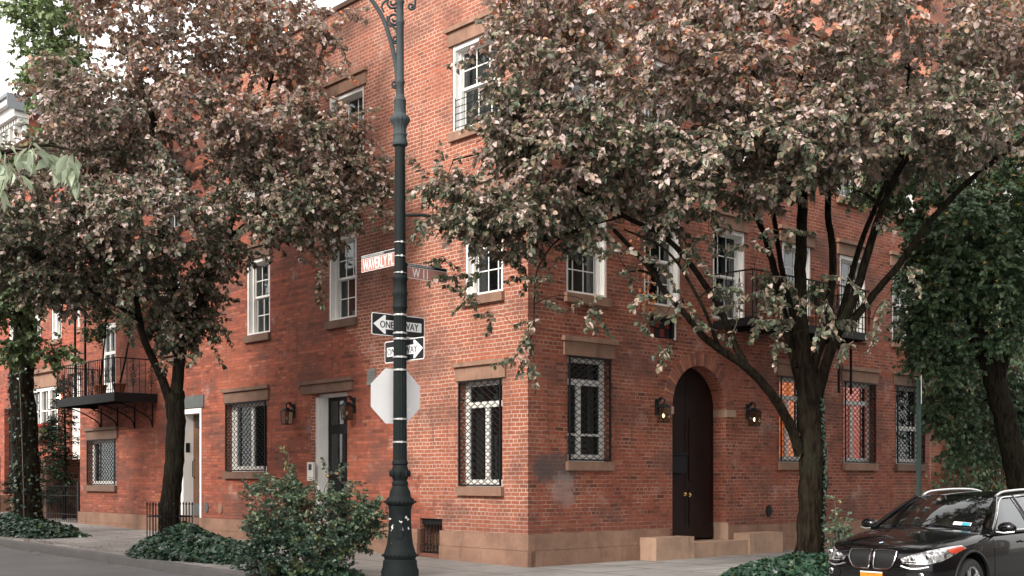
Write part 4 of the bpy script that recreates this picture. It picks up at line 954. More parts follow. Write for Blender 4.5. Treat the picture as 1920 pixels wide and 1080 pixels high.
def grow(name, label, cat, base, limbs, blobs, leafcfg, mats, group=None, extra=(), r_root=.2, tw=(5, 8), twl=(.28, .5), per=.032, spread=1.0, side=5, lean_out=.35, keep=None, droop=.5, tintbias=0.0, twmat='twig', limbmat='bark', sprig_dense=1.0):
    """limbs: [(points, r0, r1)] in world space; blobs: (centre, radii, count); extra: single cluster centres"""
    rnd = random.Random(hash(label) % 1000 if False else len(label) * 7 + 3); base = Vector(base)
    root = empty(name, label, cat, base, group=group or ('trees planted along the kerbs' if name == 'street_tree' else None))
    nodes = []; rad = []
    tm = MB()
    for i, (pts, r0, r1) in enumerate(limbs):
        path = catmull(pts, 6); m = len(path)
        rr = [r0 + (r1 - r0) * (k / (m - 1)) ** .8 for k in range(m)]
        if i == 0:
            for k in range(m):
                h = (path[k].z - base.z); rr[k] *= 1 + .45 * math.exp(-max(h, 0) / .2)
        path = [p + Vector((rnd.uniform(-1, 1), rnd.uniform(-1, 1), 0)) * rr[k] * .10 for k, p in enumerate(path)]
        tm.tube([p - base for p in path], rr, 12 if r0 > .06 else 8)
        for k in range(m):
            if i == 0 and k < m * .6: continue
            nodes.append(path[k]); rad.append(rr[k])
    tr = tm.build('trunk', M[limbmat], root, 60)
    cs = []
    for c, r, n in blobs:
        c = Vector(c); got = 0; tries = 0
        while got < n and tries < n * 30:
            tries += 1
            d = Vector((rnd.uniform(-1, 1), rnd.uniform(-1, 1), rnd.uniform(-1, 1)))
            if d.length > 1: continue
            if d.length < .55 and rnd.random() < .45: continue
            p = c + Vector((d.x * r[0], d.y * r[1], d.z * r[2]))
            if in_house(p, .45) or (keep and not keep(p)): continue
            cs.append((p, 1.0)); got += 1
    for e in extra: cs.append((Vector(e[:3]) if len(e) > 3 else Vector(e), e[3] if len(e) > 3 else .6))
    ctr = sum((p for p, _ in cs), Vector()) / max(1, len(cs))
    NP = np.array([tuple(p) for p in nodes]); NR = list(rad)
    order = sorted(range(len(cs)), key=lambda i: float(np.min(np.sum((NP - np.array(cs[i][0])) ** 2, axis=1))))
    zs_ = sorted(p.z for p, _ in cs); zlo, zhi = zs_[int(len(zs_) * .04)], zs_[int(len(zs_) * .8)]
    bmb = MB(); tmb = MB(); LP, LT, LN, LS, LC = [], [], [], [], []
    cap = 20000; buf = np.zeros((cap, 3)); buf[:len(NP)] = NP; cnt = len(NP)
    for i in order:
        c, dens = cs[i]
        d2 = np.sum((buf[:cnt] - np.array(c)) ** 2, axis=1) + np.maximum(0, buf[:cnt, 2] - c.z + .1) * .6
        j = int(np.argmin(d2)); p0 = Vector(buf[j]); r0 = min(NR[j] * .75, .045)
        L = (c - p0).length
        if L > .12:
            m1 = p0.lerp(c, .35) + Vector((rnd.uniform(-.1, .1), rnd.uniform(-.1, .1), .10)) * L
            m2 = p0.lerp(c, .72) + Vector((rnd.uniform(-.1, .1), rnd.uniform(-.1, .1), .10)) * L
            path = catmull([p0, m1, m2, c], 3); r1 = max(.004, r0 * .35)
            rr = [r0 + (r1 - r0) * k / (len(path) - 1) for k in range(len(path))]
            bmb.tube([p - base for p in path], rr, side, cap=False)
            for k in range(2, len(path)):
                if cnt < cap: buf[cnt] = path[k]; NR.append(rr[k]); cnt += 1
        out = (c - ctr); out.z *= .4; out = out.normalized() if out.length > .01 else Vector((0, 0, 1))
        ctint = min(1, max(0, (c.z - zlo) / max(.1, zhi - zlo) * 1.2 + rnd.uniform(-.5, .4)))  # tint rises with height, so shade low in the crown is put into leaf colour
        nt_ = rnd.randint(*tw)
        for q in range(max(2, int(nt_ * dens))):
            d = Vector((rnd.gauss(0, 1), rnd.gauss(0, 1), rnd.gauss(0, .75))).normalized() + out * lean_out; d.normalize()
            tl = rnd.uniform(*twl) * spread; p = c.copy(); v = d.copy(); seg = 4; pts = [p.copy()]
            for s_ in range(seg):
                v = (v + Vector((rnd.uniform(-.2, .2), rnd.uniform(-.2, .2), -.16 * droop))).normalized(); p = p + v * tl / seg; pts.append(p.copy())
            tmb.tube([a - base for a in pts], [.0045, .004, .0035, .003, .002], 3, cap=False)
            nl = int(tl / per * sprig_dense)
            for k in range(nl):
                f = .12 + .88 * (k + rnd.random()) / nl; si = min(seg - 1, int(f * seg)); a = pts[si].lerp(pts[si + 1], f * seg - si)
                ld = (v * .5 + Vector((rnd.gauss(0, .6), rnd.gauss(0, .6), rnd.gauss(0, .35) - droop))).normalized()
                a = a + ld * .02
                if in_house(a, .03): continue
                LP.append(a - base); LT.append(ld); LN.append((out.x * .5 + rnd.gauss(0, .5), out.y * .5 + rnd.gauss(0, .5), .8 + rnd.gauss(0, .4)))
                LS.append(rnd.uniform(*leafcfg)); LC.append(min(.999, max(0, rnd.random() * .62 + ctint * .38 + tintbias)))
    bmb.build('branch', M[limbmat], root, 60); tmb.build('twigs', M[twmat], root)
    lo = leaves('foliage', np.array([tuple(p) for p in LP]), np.array([tuple(p) for p in LT]), np.array(LN), np.array(LS), np.array(LC), mats[1], mats[0], root)
    if 0: print('LEAVES', label[:30], len(LP), len(cs))
    return root
def B(u, v, Y, ru, rv, ry, n): s = Y / FOC; return (at(u, v, Y), (ru * s, ry, rv * s), n)
def G(p): q = MHI @ Vector((p[0], p[1], 0)); return gz(q.x)

# ---- right tree (in front of the right wall)
bY = 18.0; base = at(1517, 1078, bY); base.z = 0
a_ = lambda u, v, dy=0.0: at(u, v, bY + dy)
limbs = [([(base.x, base.y, -.1), a_(1517, 1040), a_(1521, 960), a_(1524, 880), a_(1522, 800), a_(1516, 735), a_(1512, 690)], .205, .18),
 ([a_(1514, 735), a_(1506, 640, -.1), a_(1500, 540, -.1), a_(1503, 430, 0), a_(1506, 320, .1), a_(1498, 200, .2), a_(1510, 60, .2), a_(1500, -120, .1)], .125, .04),
 ([a_(1500, 850, -.05), a_(1478, 790, -.25), a_(1440, 730, -.5), a_(1395, 685, -.7), a_(1350, 655, -.8), a_(1318, 630, -.9), a_(1290, 595, -1.0), a_(1245, 545, -1.1), a_(1215, 500, -1.2), a_(1150, 430, -1.3)], .085, .028),
 ([a_(1400, 690, -.7), a_(1375, 640, -.6), a_(1345, 570, -.6), a_(1290, 490, -.7), a_(1240, 440, -.8), a_(1170, 405, -1.0), a_(1080, 350, -1.1)], .058, .03),
 ([a_(1506, 745), a_(1480, 640, .3), a_(1462, 550, .5), a_(1445, 480, .6), a_(1425, 420, .7), a_(1375, 330, .8), a_(1310, 282, .8), a_(1225, 250, .9)], .078, .025),
 ([a_(1496, 690, .1), a_(1488, 600, .4), a_(1465, 500, .6), a_(1450, 400, .9), a_(1430, 280, 1.1), a_(1400, 150, 1.2)], .06, .025),
 ([a_(1528, 760), a_(1556, 660, -.2), a_(1600, 560, -.5), a_(1625, 480, -.7), a_(1650, 400, -.8), a_(1690, 310, -1.0), a_(1745, 250, -1.1), a_(1820, 170, -1.2)], .092, .03),
 ([a_(1522, 700), a_(1552, 590, .1), a_(1562, 480, .3), a_(1552, 390, .4), a_(1560, 270, .5), a_(1590, 130, .6), a_(1600, -30, .6)], .075, .03),
 ([a_(1560, 660), a_(1590, 540, .4), a_(1620, 440, .6), a_(1662, 340, .8), a_(1690, 260, .9), a_(1705, 130, 1.0)], .058, .025),
 ([a_(1600, 600, -.3), a_(1640, 550, -.4), a_(1690, 490, -.6), a_(1740, 420, -.8), a_(1810, 345, -1.0), a_(1880, 290, -1.2), a_(1960, 230, -1.3)], .062, .03),
 ([a_(1350, 655, -.8), a_(1310, 560, -1.2), a_(1250, 470, -1.4), a_(1170, 430, -1.5)], .03, .012),
 ([a_(1270, 265, .8), a_(1150, 260, .6), a_(1050, 250, .2), a_(930, 280, -.3), a_(850, 300, -.6)], .03, .012),
 ([a_(1170, 405, -1.0), a_(1060, 440, -1.2), a_(1010, 500, -1.3), a_(1002, 560, -1.3), a_(1000, 620, -1.3), a_(985, 655, -1.3)], .016, .005)]
blobs = [B(1000, 70, 17, 130, 120, 1.6, 60), B(960, 220, 16.6, 70, 60, 1.0, 22), B(880, 385, 16.8, 75, 55, .9, 24), B(1060, 300, 16.8, 140, 90, 1.6, 66), B(1020, 420, 16.8, 120, 45, 1.1, 30),
 B(1240, 110, 17.2, 190, 170, 2.3, 95), B(1270, 325, 16.9, 140, 85, 1.8, 58), B(1480, 90, 17.2, 200, 170, 2.6, 100), B(1440, 290, 16.8, 130, 75, 1.7, 55), B(1560, 250, 16.6, 120, 70, 1.6, 45),
 B(1730, 90, 17.6, 200, 160, 2.8, 100), B(1750, 245, 16.8, 130, 55, 1.6, 45), B(1900, 130, 18, 140, 130, 2.6, 50), B(1250, -160, 17.5, 330, 120, 2.6, 75), B(1620, -180, 17.8, 300, 140, 2.8, 75), B(1450, -360, 17.8, 300, 110, 2.4, 40), B(2050, 40, 18.3, 160, 160, 2.2, 30)]
ex = []
for u, v, d in [(890, 110, .35), (925, 170, .45), (915, 60, .4), (900, 225, .3), (812, 340, .9), (800, 420, .9), (830, 480, .8), (850, 515, .5), (905, 505, .6), (880, 560, .45), (925, 590, .3), (950, 480, .8), (985, 520, .6), (1010, 560, .4), (1000, 600, .4), (985, 625, .5), (985, 665, .55), (1002, 700 - 20, .35), (1040, 520, .4), (1105, 585, .5), (1125, 600, .4), (1090, 560, .4), (1150, 470, .8), (1180, 510, .5), (1200, 555, .4), (1235, 640, .4), (1260, 650, .4), (1245, 500, .5), (1300, 460, .5), (1345, 540, .4), (1405, 455, .5), (1470, 600, .5), (1440, 560, .5), (1345, 620, .4), (1380, 610, .3), (1550, 560, .4), (1530, 620, .4), (1480, 430, .6), (1600, 360, .6), (1640, 420, .4), (1660, 560, .4), (1700, 500, .4), (1100, 440, .9), (960, 350, .8), (1880, 250, .6), (1330, 440, .7), (1280, 560, .3), (1250, 590, .35), (1420, 600, .5), (1455, 640, .45), (1500, 560, .5), (1565, 600, .45), (1600, 640, .4), (1430, 545, .5), (1380, 570, .4), (1590, 520, .4), (1650, 610, .4), (1475, 520, .5)]:
    p = at(u, v, 16.8 + random.uniform(-.5, .3)); ex.append((p.x, p.y, p.z, d))
grow('street_tree', 'many-stemmed tree with mauve autumn leaves in front of the arched door wall', 'tree', base, limbs, blobs, (.056, .095), (M['leaf_m'], SH_OV), extra=ex, tw=(6, 9), twl=(.25, .52), per=.022, keep=lambda p: not ((p.x / p.y * FOC + CU) < 945 and p.z > EYE + 640 / FOC * p.y))
# ---- left tree
bY = 22.0; base = at(318, 1040, bY); base.z = G(base)
limbs = [([(base.x, base.y, base.z - .1), a_(318, 1010), a_(320, 930), a_(328, 850), a_(330, 780), a_(328, 735)], .185, .165),
 ([a_(322, 770), a_(308, 720, -.1), a_(290, 680, -.2), a_(268, 630, -.4), a_(255, 560, -.5), a_(238, 480, -.6), a_(220, 400, -.6), a_(180, 330, -.7)], .095, .03),
 ([a_(330, 740), a_(336, 650, .1), a_(330, 560, .2), a_(305, 450, .3), a_(298, 350, .3), a_(290, 240, .3), a_(265, 165, .3), a_(230, 60, .2)], .12, .04),
 ([a_(334, 720), a_(348, 640, -.1), a_(375, 560, -.3), a_(400, 490, -.5), a_(450, 430, -.7), a_(520, 380, -.8), a_(610, 330, -.9), a_(690, 300, -1.0)], .08, .02),
 ([a_(355, 650, -.1), a_(395, 530, .2), a_(440, 400, .4), a_(480, 250, .5), a_(520, 110, .5)], .07, .03),
 ([a_(262, 600, -.4), a_(200, 560, -.6), a_(130, 520, -.8), a_(60, 470, -.8)], .05, .018)]
blobs = [B(330, 50, 22, 200, 110, 2.2, 95), B(520, 70, 21.6, 95, 80, 1.5, 42), B(170, 230, 21.6, 110, 100, 1.9, 60), B(330, 250, 21.5, 170, 120, 2.0, 76), B(520, 260, 21.4, 140, 80, 1.5, 66), B(660, 320, 20.9, 60, 55, .8, 18),
 B(110, 400, 21.3, 120, 110, 1.8, 66), B(30, 470, 21.5, 60, 70, 1.2, 24), B(300, 420, 21.2, 170, 90, 1.9, 85), B(540, 390, 21.0, 120, 50, 1.2, 38), B(190, 520, 21.2, 120, 45, 1.4, 32), B(330, 600, 21.8, 45, 60, .8, 20), B(380, 570, 21.8, 30, 60, .5, 9), B(90, 530, 21.3, 60, 30, 1.0, 12), B(340, -150, 22, 240, 110, 2.0, 50), B(640, 240, 21.2, 40, 40, .6, 10)]
ex = []
for u, v, d in [(690, 250, .6), (620, 410, .8), (660, 400, .8), (700, 390, .8), (725, 350, .8), (580, 470, .6), (600, 500, .5), (590, 530, .35), (520, 450, .7), (480, 470, .5), (470, 420, .8), (610, 50, .9), (640, 90, .7), (620, 130, .6), (590, 170, .6), (600, 20, .7), (400, 600, .6), (395, 640, .5), (380, 660, .4), (270, 540, .9), (250, 590, .5), (330, 670, .5), (440, 350, .9), (640, 20, .6), (560, 440, .7), (640, 450, .5), (700, 430, .4), (20, 440, .8), (40, 360, .9), (350, 520, .9), (420, 520, .4), (735, 300, .5)]:
    p = at(u, v, 21.2 + random.uniform(-.4, .3)); ex.append((p.x, p.y, p.z, d))
grow('street_tree', 'forked tree with dusky mauve leaves and an ivy-ringed foot on the left pavement', 'tree', base, limbs, blobs, (.060, .10), (M['leaf_md'], SH_OV), extra=ex, tw=(5, 8), twl=(.3, .6), per=.0235, limbmat='barkd', keep=lambda p: not (p.z > EYE + 600 / FOC * p.y and (p.x / p.y * FOC + CU) < 70))
TREE_A = base.copy()
# ---- far left green tree
bY = 28.0; base = at(52, 1000, bY); base.z = G(base)
limbs = [([(base.x, base.y, base.z - .1), a_(52, 960), a_(50, 880), a_(45, 780), a_(40, 690), a_(50, 600)], .33, .26),
 ([a_(50, 610), a_(52, 500, .2), a_(70, 380, .3), a_(95, 260, .4), a_(100, 130, .4), a_(92, 20, .4), a_(90, -80, .4)], .2, .05),
 ([a_(48, 620), a_(20, 520, -.2), a_(-20, 420, -.4), a_(-40, 300, -.5)], .14, .05),
 ([a_(70, 400, .3), a_(120, 300, .2), a_(140, 150, .2), a_(150, 40, .2)], .08, .03)]
blobs = [B(95, 40, 26.2, 62, 75, 1.2, 46), B(105, 150, 26.2, 58, 65, 1.2, 36), B(125, 250, 26.6, 50, 55, 1.2, 20), B(20, 560, 27, 50, 45, 1.2, 34), B(-40, 420, 28, 80, 120, 1.8, 40), B(60, 420, 28.6, 60, 60, 1.2, 22), B(40, 310, 28, 28, 30, .6, 8), B(95, -80, 28.4, 60, 60, 1.2, 14), B(40, 640, 27, 28, 25, .6, 10), B(95, 660, 27, 26, 20, .4, 5), B(20, 510, 27, 45, 40, 1, 20)]
grow('street_tree', 'tall green tree with a thick ivied trunk at the left edge', 'tree', base, limbs, blobs, (.07, .11), (M['leaf_g'], SH_OV), tw=(6, 9), twl=(.3, .6), per=.036, limbmat='barkd', tintbias=-.04)
TREE_C = base.copy()
# ---- right green tree
bY = 22.7; base = at(1935, 1040, bY); base.z = 0
limbs = [([(base.x, base.y, -.1), a_(1925, 960), a_(1905, 880), a_(1885, 790), a_(1860, 700), a_(1835, 630)], .25, .19),
 ([a_(1838, 635), a_(1815, 570), a_(1800, 480), a_(1790, 380), a_(1780, 260)], .14, .05), ([a_(1868, 730), a_(1890, 620), a_(1905, 500), a_(1920, 380), a_(1935, 240)], .15, .05),
 ([a_(1890, 620), a_(1960, 520), a_(2040, 400)], .1, .05)]
blobs = [B(1790, 420, 22.4, 85, 60, 1.3, 46), B(1755, 540, 22.6, 60, 90, 1.0, 60), B(1870, 520, 22.2, 60, 80, 1.2, 46), B(1690, 350, 22.8, 80, 55, 1.2, 32), B(1890, 380, 22.6, 70, 70, 1.5, 38), B(1800, 300, 23, 120, 50, 1.6, 40), B(1960, 420, 22.6, 60, 160, 1.6, 40), B(1880, 150, 23.5, 140, 110, 2.2, 46), B(1880, 640, 22.3, 35, 35, .6, 9), B(1770, 660, 22.8, 50, 50, .7, 26), B(1800, 760, 23.4, 55, 50, .6, 24), B(1890, 760, 24.2, 60, 70, .8, 30), B(1840, 850, 23.6, 60, 30, .6, 12), B(1720, 620, 22.9, 30, 40, .5, 10)]
grow('street_tree', 'dark leaning tree with small green leaves at the right edge behind the car', 'tree', base, limbs, blobs, (.065, .095), (M['leaf_dg'], SH_OV), tw=(7, 10), twl=(.25, .5), per=.026, limbmat='barkd')
# ---- pale foreground branch: tree outside the left edge
base = Vector((-6.3, 4.8, 0.0)); a5 = lambda u, v, Y: at(u, v, Y)
limbs = [([base - Vector((0, 0, .3)), base + Vector((0, 0, 1.2)), base + Vector((.15, 0, 2.4)), base + Vector((.1, 0, 4.2))], .09, .03),
         ([base + Vector((.15, 0, 2.0)), base + Vector((1.2, .6, 2.5)), a5(-260, 330, 6.2), a5(-100, 300, 6.0), a5(10, 285, 6.0), a5(80, 272, 5.95), a5(140, 282, 5.9)], .03, .005)]
ex = [(*at(u, v, 6 + random.uniform(-.12, .12)), d) for u, v, d in [(-80, 300, .9), (-20, 285, .7), (10, 288, .5), (40, 280, .35), (75, 272, .4), (110, 276, .45), (136, 280, .5)]] + [(base.x + random.uniform(-.7, .4), base.y + random.uniform(-.6, .6), 3.6 + random.uniform(-.5, .9), 1) for _ in range(16)]
grow('young_tree', 'pale green long-leaved branch reaching in from the left edge, nearest the viewer', 'tree', base, limbs, [], (.085, .125), (M['leaf_pale'], SH_LONG), extra=ex, tw=(3, 5), twl=(.10, .24), per=.026, droop=.75)

# ---- bush by the lamp post
bb = at(590, 1085, 17.4); bb.z = 0
limbs = [([bb + Vector((dx * .3, dy, -.05)), bb + Vector((dx, dy * 2, .5)), bb + Vector((dx * 2.2, dy * 2, h))], .014, .006) for dx, dy, h in ((-.3, .1, 1.0), (-.15, -.1, 1.25), (.05, .1, 1.3), (.2, -.08, 1.1), (.33, .1, .95), (-.32, -.1, .6), (.3, -.1, .6))]
blobs = [B(530, 960, 17.4, 62, 58, .45, 40), B(640, 980, 17.4, 60, 60, .45, 44), B(580, 1030, 17.2, 100, 45, .5, 50), B(500, 1000, 17.3, 35, 45, .3, 22), B(675, 960, 17.4, 25, 30, .25, 10), B(545, 925, 17.5, 30, 16, .3, 5), B(625, 935, 17.4, 28, 14, .3, 5), B(480, 1050, 17.2, 18, 25, .3, 8)]
ex = [(*at(u, v, 17.4), d) for u, v, d in [(503, 915, .5), (620, 890, .4), (640, 905, .4), (700, 990, .6), (480, 930, .4), (540, 900, .7), (690, 945, .6), (660, 915, .6), (515, 905, .7)]]
grow('bush', 'loose broad-leaved green bush growing left of the lamp post base', 'bush', bb, limbs, blobs, (.030, .060), (M['leaf_bush'], SH_OV), extra=ex, tw=(4, 7), twl=(.12, .34), per=.0115, side=3, droop=.05, lean_out=.5, limbmat='twig', keep=lambda p: p.z > .08)
b2 = at(538, 1070, 17.7); b2.z = 0
limbs = [([b2, at(540, 980, 17.7), at(543, 930, 17.7), at(541, 850, 17.7)], .008, .003)]
grow('sapling', 'single pale upright shoot rising out of the bush', 'plant', b2, limbs, [], (.05, .075), (M['leaf_ol'], SH_LONG), extra=[(*at(541 + random.uniform(-6, 6), v, 17.7), .4) for v in (850, 862, 875, 888, 902, 918)], tw=(4, 5), twl=(.05, .10), per=.014, side=3, droop=.1, limbmat='twig')
b3 = at(565, 1078, 16.95); b3.z = 0
grow('vine_plant', 'light green broad-leaved creeper low at the front of the bush', 'plant', b3, [([b3, b3 + Vector((.02, 0, .15)), b3 + Vector((.05, 0, .45))], .006, .003)], [B(600, 1045, 16.95, 60, 35, .14, 16), B(560, 1065, 16.95, 70, 15, .14, 8)], (.05, .085), (leaf_mat('creeper_leaf', [(0, (.10, .15, .06)), (.5, (.16, .22, .09)), (.8, (.22, .26, .11)), (.93, (.30, .16, .08))], .4, (.2, .25, .12), .25), SH_OV), tw=(3, 5), twl=(.10, .18), per=.03, side=3, droop=.2, limbmat='twig')
# ---- seedling shrub by the right tree
b4 = at(1575, 1050, 17.6); b4.z = 0
grow('shrub', 'small upright leafy shoot between the right tree and the black car', 'bush', b4, [([b4, at(1570, 1010, 17.6), at(1566, 945, 17.6)], .01, .004), ([b4, at(1580, 1010, 17.6), at(1588, 970, 17.6)], .01, .004)], [B(1572, 1010, 17.6, 20, 40, .18, 20)], (.045, .07), (M['leaf_bush'], SH_SM), extra=[(*at(1565, v, 17.6), .5) for v in (940, 955, 968)] + [(*at(1588, v, 17.6), .5) for v in (972, 985)], tw=(4, 6), twl=(.06, .12), per=.02, side=3, droop=.0, limbmat='twig')

# ---- ivy beds
def ivy(label, c, ax, rx, ry, h, n, rot, mat='leaf_ivy', size=(.05, .085), grp='ivy beds round the tree feet', bumps=()):
    c = Vector(c); root_name = 'ivy_bed'
    def H(x, y):
        r = (x / rx) ** 2 + (y / ry) ** 2
        e = max(0.0, 1 - r)
        z = h * (e ** .55) * (.72 + .5 * noise_((x * 1.6, y * 1.6, c.x)))
        for bx, by, br, bh in bumps: z += bh * math.exp(-((x - bx) ** 2 + (y - by) ** 2) / br ** 2) * (e ** .4)
        return z
    def noise_(v): from mathutils import noise; return .5 + .5 * noise.noise(Vector(v))
    m = MB(); Rm = 14
    rows = [[(rx * i / Rm * math.cos(k / 32 * 2 * PI) * .97, ry * i / Rm * math.sin(k / 32 * 2 * PI) * .97, 0) for k in range(33)] for i in range(Rm + 1)]
    rows = [[(x, y, max(-.02, H(x, y) - .05)) for x, y, _ in r] for r in rows]; m.grid(rows)
    so_ = m.build('soil_mound', M['soil'], None, 60)
    P, T, N_, S, C_ = [], [], [], [], []
    for _ in range(n):
        a = random.random() * 2 * PI; r = math.sqrt(random.random()); wob = 1 + .10 * math.sin(a * 5 + c.x) + random.uniform(-.04, .10)
        x, y = rx * r * math.cos(a) * wob, ry * r * math.sin(a) * wob; e = .02
        z = H(x, y) + random.uniform(-.05, .035); nx, ny = (H(x - e, y) - H(x + e, y)) / (2 * e), (H(x, y - e) - H(x, y + e)) / (2 * e)
        nx, ny = max(-2, min(2, nx)), max(-2, min(2, ny))
        N_.append((nx * .8 + random.gauss(0, .45), ny * .8 + random.gauss(0, .45), 1)); P.append((x, y, max(.015, z)))
        T.append((nx * .8 + random.gauss(0, .6), ny * .8 + random.gauss(0, .6), -.35 + random.gauss(0, .25))); S.append(random.uniform(*size)); C_.append(random.random())
    o = leaves('ivy_bed', P, T, N_, np.array(S), np.array(C_), SH_IVY, M[mat], None, 'stuff')
    o.location = c; o.rotation_euler = (0, 0, rot); so_.parent = o
    tag(o, label, 'ivy', grp); return o
LROT = math.atan2(DL.y, DL.x); RROT = math.atan2(DR.y, DR.x)
c1 = at(330, 1032, 21.0); c1.z = G(c1)
ivy('dense dark ivy mound around the foot of the forked left tree', hs((MHI @ c1).x + .1, 3.15, G(c1)), 0, 1.95, .95, .34, 5200, LROT, bumps=((.55, 0, .5, .24),), size=(.065, .11))
c2 = TREE_C; q = MHI @ c2
ivy('dark ivy patch around the foot of the thick far left tree', hs(q.x - .3, 3.0, gz(q.x)), 0, 1.9, .9, .30, 3600, LROT, size=(.07, .12), bumps=((.6, .3, .6, .25),))
ivy('low dark ivy bed under the many-stemmed right tree beside the car', (4.35, 17.6, 0), 0, 1.75, .85, .26, 5200, RROT, size=(.05, .09), bumps=((.0, -.1, .8, .06),))
ivy('thin ivy fringe under the corner bush', (-2.85, 17.3, 0), 0, 1.15, .55, .16, 1600, LROT, size=(.04, .065))
# ---- ivy climbing trunks
def climb(label, pts, r, n, arc=(0, 2 * PI), size=(.04, .07), mat='leaf_ivy'):
    path = catmull(pts, 6); P, T, N_, S, C_ = [], [], [], [], []
    o0 = Vector(pts[0])
    for _ in range(n):
        f = random.random() ** 1.25 * (len(path) - 1.001); k = int(f); p = path[k].lerp(path[k + 1], f - k); a = random.uniform(*arc)
        d = Vector((math.cos(a), math.sin(a), 0)); p = p + d * (r * random.uniform(.98, 1.14)) - o0
        P.append(tuple(p)); N_.append((d.x + random.gauss(0, .3), d.y + random.gauss(0, .3), .5)); T.append((random.gauss(0, .5), random.gauss(0, .5), -1)); S.append(random.uniform(*size)); C_.append(random.random())
    sm = MB(); sm.tube([p - o0 + Vector((math.cos(sum(arc) / 2), math.sin(sum(arc) / 2), 0)) * r * .98 for p in path], .012, 5)
    rt = empty('climbing_ivy', label, 'ivy', o0); sm.build('stem', M['twig'], rt, 60)
    leaves('foliage', P, T, N_, np.array(S), np.array(C_), SH_IVY, M[mat], rt); return rt
climb('dark ivy climbing the right side of the many-stemmed tree trunk', [at(1517, 1050, 18), at(1521, 960, 18), at(1524, 880, 18), at(1520, 800, 18), at(1517, 745, 18)], .195, 800, (-PI * .30, PI * .15), (.028, .045))
climb('ivy climbing the thick far left trunk', [at(52, 990, 28), at(50, 900, 28), at(46, 780, 28), at(42, 690, 28)], .33, 320, (-PI, 0.3), (.05, .08))
# ---- wall vine on the right houses
def wallvine():
    P, T, N_, S, C_ = [], [], [], [], []
    from mathutils import noise
    n = 0
    while n < 30000:
        t = random.uniform(12.0, 24.0); z = random.uniform(.2, 7.6)
        lim = 4.6 - max(0, 13.2 - t) * .1
        dens = noise.noise(Vector((t * .55, z * .5, 3.3))) * .6 + .62 + .35 * min(1, (t - 12.0) / 1.6)
        if t < 13.4: dens -= .35 + (.4 if z < 3.4 or z > 6.6 else -.15)
        if z < 1.2: dens -= .35 * (1.2 - z)
        if random.random() > dens: continue
        q = hs(-random.random() ** 1.6 * ((1.3 if z > 2.4 else .8) if t > 13.6 else .35) - .04, -t, z)
        P.append(tuple(q)); nv = -(MH.to_3x3() @ Vector((1, 0, 0)))
        N_.append((nv.x * .7 + random.gauss(0, .4), nv.y * .7 + random.gauss(0, .4), .6)); T.append((nv.x * .3 + random.gauss(0, .5), nv.y * .3 + random.gauss(0, .5), -1)); S.append(random.uniform(.06, .11)); C_.append(random.random()); n += 1
    b = hs(-.3, -15.6, 0); rt = empty('wall_vine', 'shaggy green vine covering the wall right of the brick corner house', 'vine', b)
    P = np.array(P) - np.array(b)
    leaves('foliage', P, T, N_, np.array(S), np.array(C_), SH_OV, M['leaf_dg'], rt)
    tm = MB(); rr = random.Random(5)
    for k in range(9):
        x0 = rr.uniform(-.5, .5); pts = [hs(-.3 - rr.uniform(0, .25), -15.6 + x0 + rr.uniform(-.1, .1) * j + .12 * math.sin(j * 1.3 + k), j * .55) - b for j in range(8)]
        tm.tube(catmull(pts, 4), [.045 * (1 - .09 * i / 4) for i in range(len(catmull(pts, 4)))], 7)
    tm.build('trunk', bark_mat('vine_bark', (.22, .12, .075)), rt, 60)
wallvine()
# ---- leaf litter
P, T, N_, S, C_ = [], [], [], [], []
for _ in range(900):
    x = random.choice([random.uniform(4, 20), random.uniform(8, 19)]); y = random.choice([random.uniform(.2, 4.1), 4.15 + abs(random.gauss(0, .25)), 3.9 + random.gauss(0, .15)])
    z = (gz(x) if y < 4.15 else road_z(x)) + .012; q = hs(x, y, z); P.append(tuple(q)); T.append((random.gauss(0, 1), random.gauss(0, 1), .05)); N_.append((random.gauss(0, .2), random.gauss(0, .2), 1)); S.append(random.uniform(.03, .07)); C_.append(random.random())
o = leaves('leaf_litter', P, T, N_, np.array(S), np.array(C_), SH_SM, M['litter'], None, 'stuff'); tag(o, 'scattered brown fallen leaves along the left kerb and pavement', 'leaves')
# ================================================================ SMALL THINGS BY THE LEFT HOUSES
def spike_fence(root, pts, h, n, name='panel', z0=0.0):
    m = MB()
    for (x0, y0), (x1, y1) in zip(pts, pts[1:]):
        for i in range(n + 1):
            x, y = x0 + (x1 - x0) * i / n, y0 + (y1 - y0) * i / n
            m.tube([(x, y, z0), (x, y, h - .07)], .010, 5); m.tube([(x, y, h - .07), (x, y, h - .04), (x, y, h)], [.008, .020, .001], 5, cap=False)
        for zz_ in (h * .22, h * .72): m.tube([(x0, y0, zz_), (x1, y1, zz_)], .014, 5)
    return m.build(name, M['iron'], root)
q = MHI @ TREE_A
tg = empty('tree_guard', 'low black spiked iron guard around the forked left tree', 'fence', hs(q.x, q.y, gz(q.x)), LROT)
for nm_, pts in (('front', [(-.30, -.30), (.30, -.30)]), ('side', [(.30, -.30), (.30, .30)]), ('side', [(-.30, -.30), (-.30, .30)]), ('back', [(-.30, .30), (.30, .30)])):
    spike_fence(tg, pts, .95, 5, 'rail')
fz = empty('area_fence', 'black iron railing in front of the red brick rowhouse', 'fence', hs(18.42, -.02, gz(18.5)), LROT)
spike_fence(fz, [(0, 0), (4.6, 0)], 1.05, 34, 'railing')
spike_fence(fz, [(4.6, 0), (4.6, -1.5)], 1.05, 10, 'railing')
m = MB(); m.box(-.06, .06, -.06, .06, 0, 1.15); m.build('post', M['iron'], fz)
hr = empty('stoop_handrail', 'thin sloping metal handrail beside the steps at the left edge', 'handrail', hs(24.6, .6, gz(23)), LROT)
m = MB(); m.tube([(.2, .2, .95), (1.9, -1.2, 1.95)], .024, 6); m.build('rail', M['silver'], hr, 60)
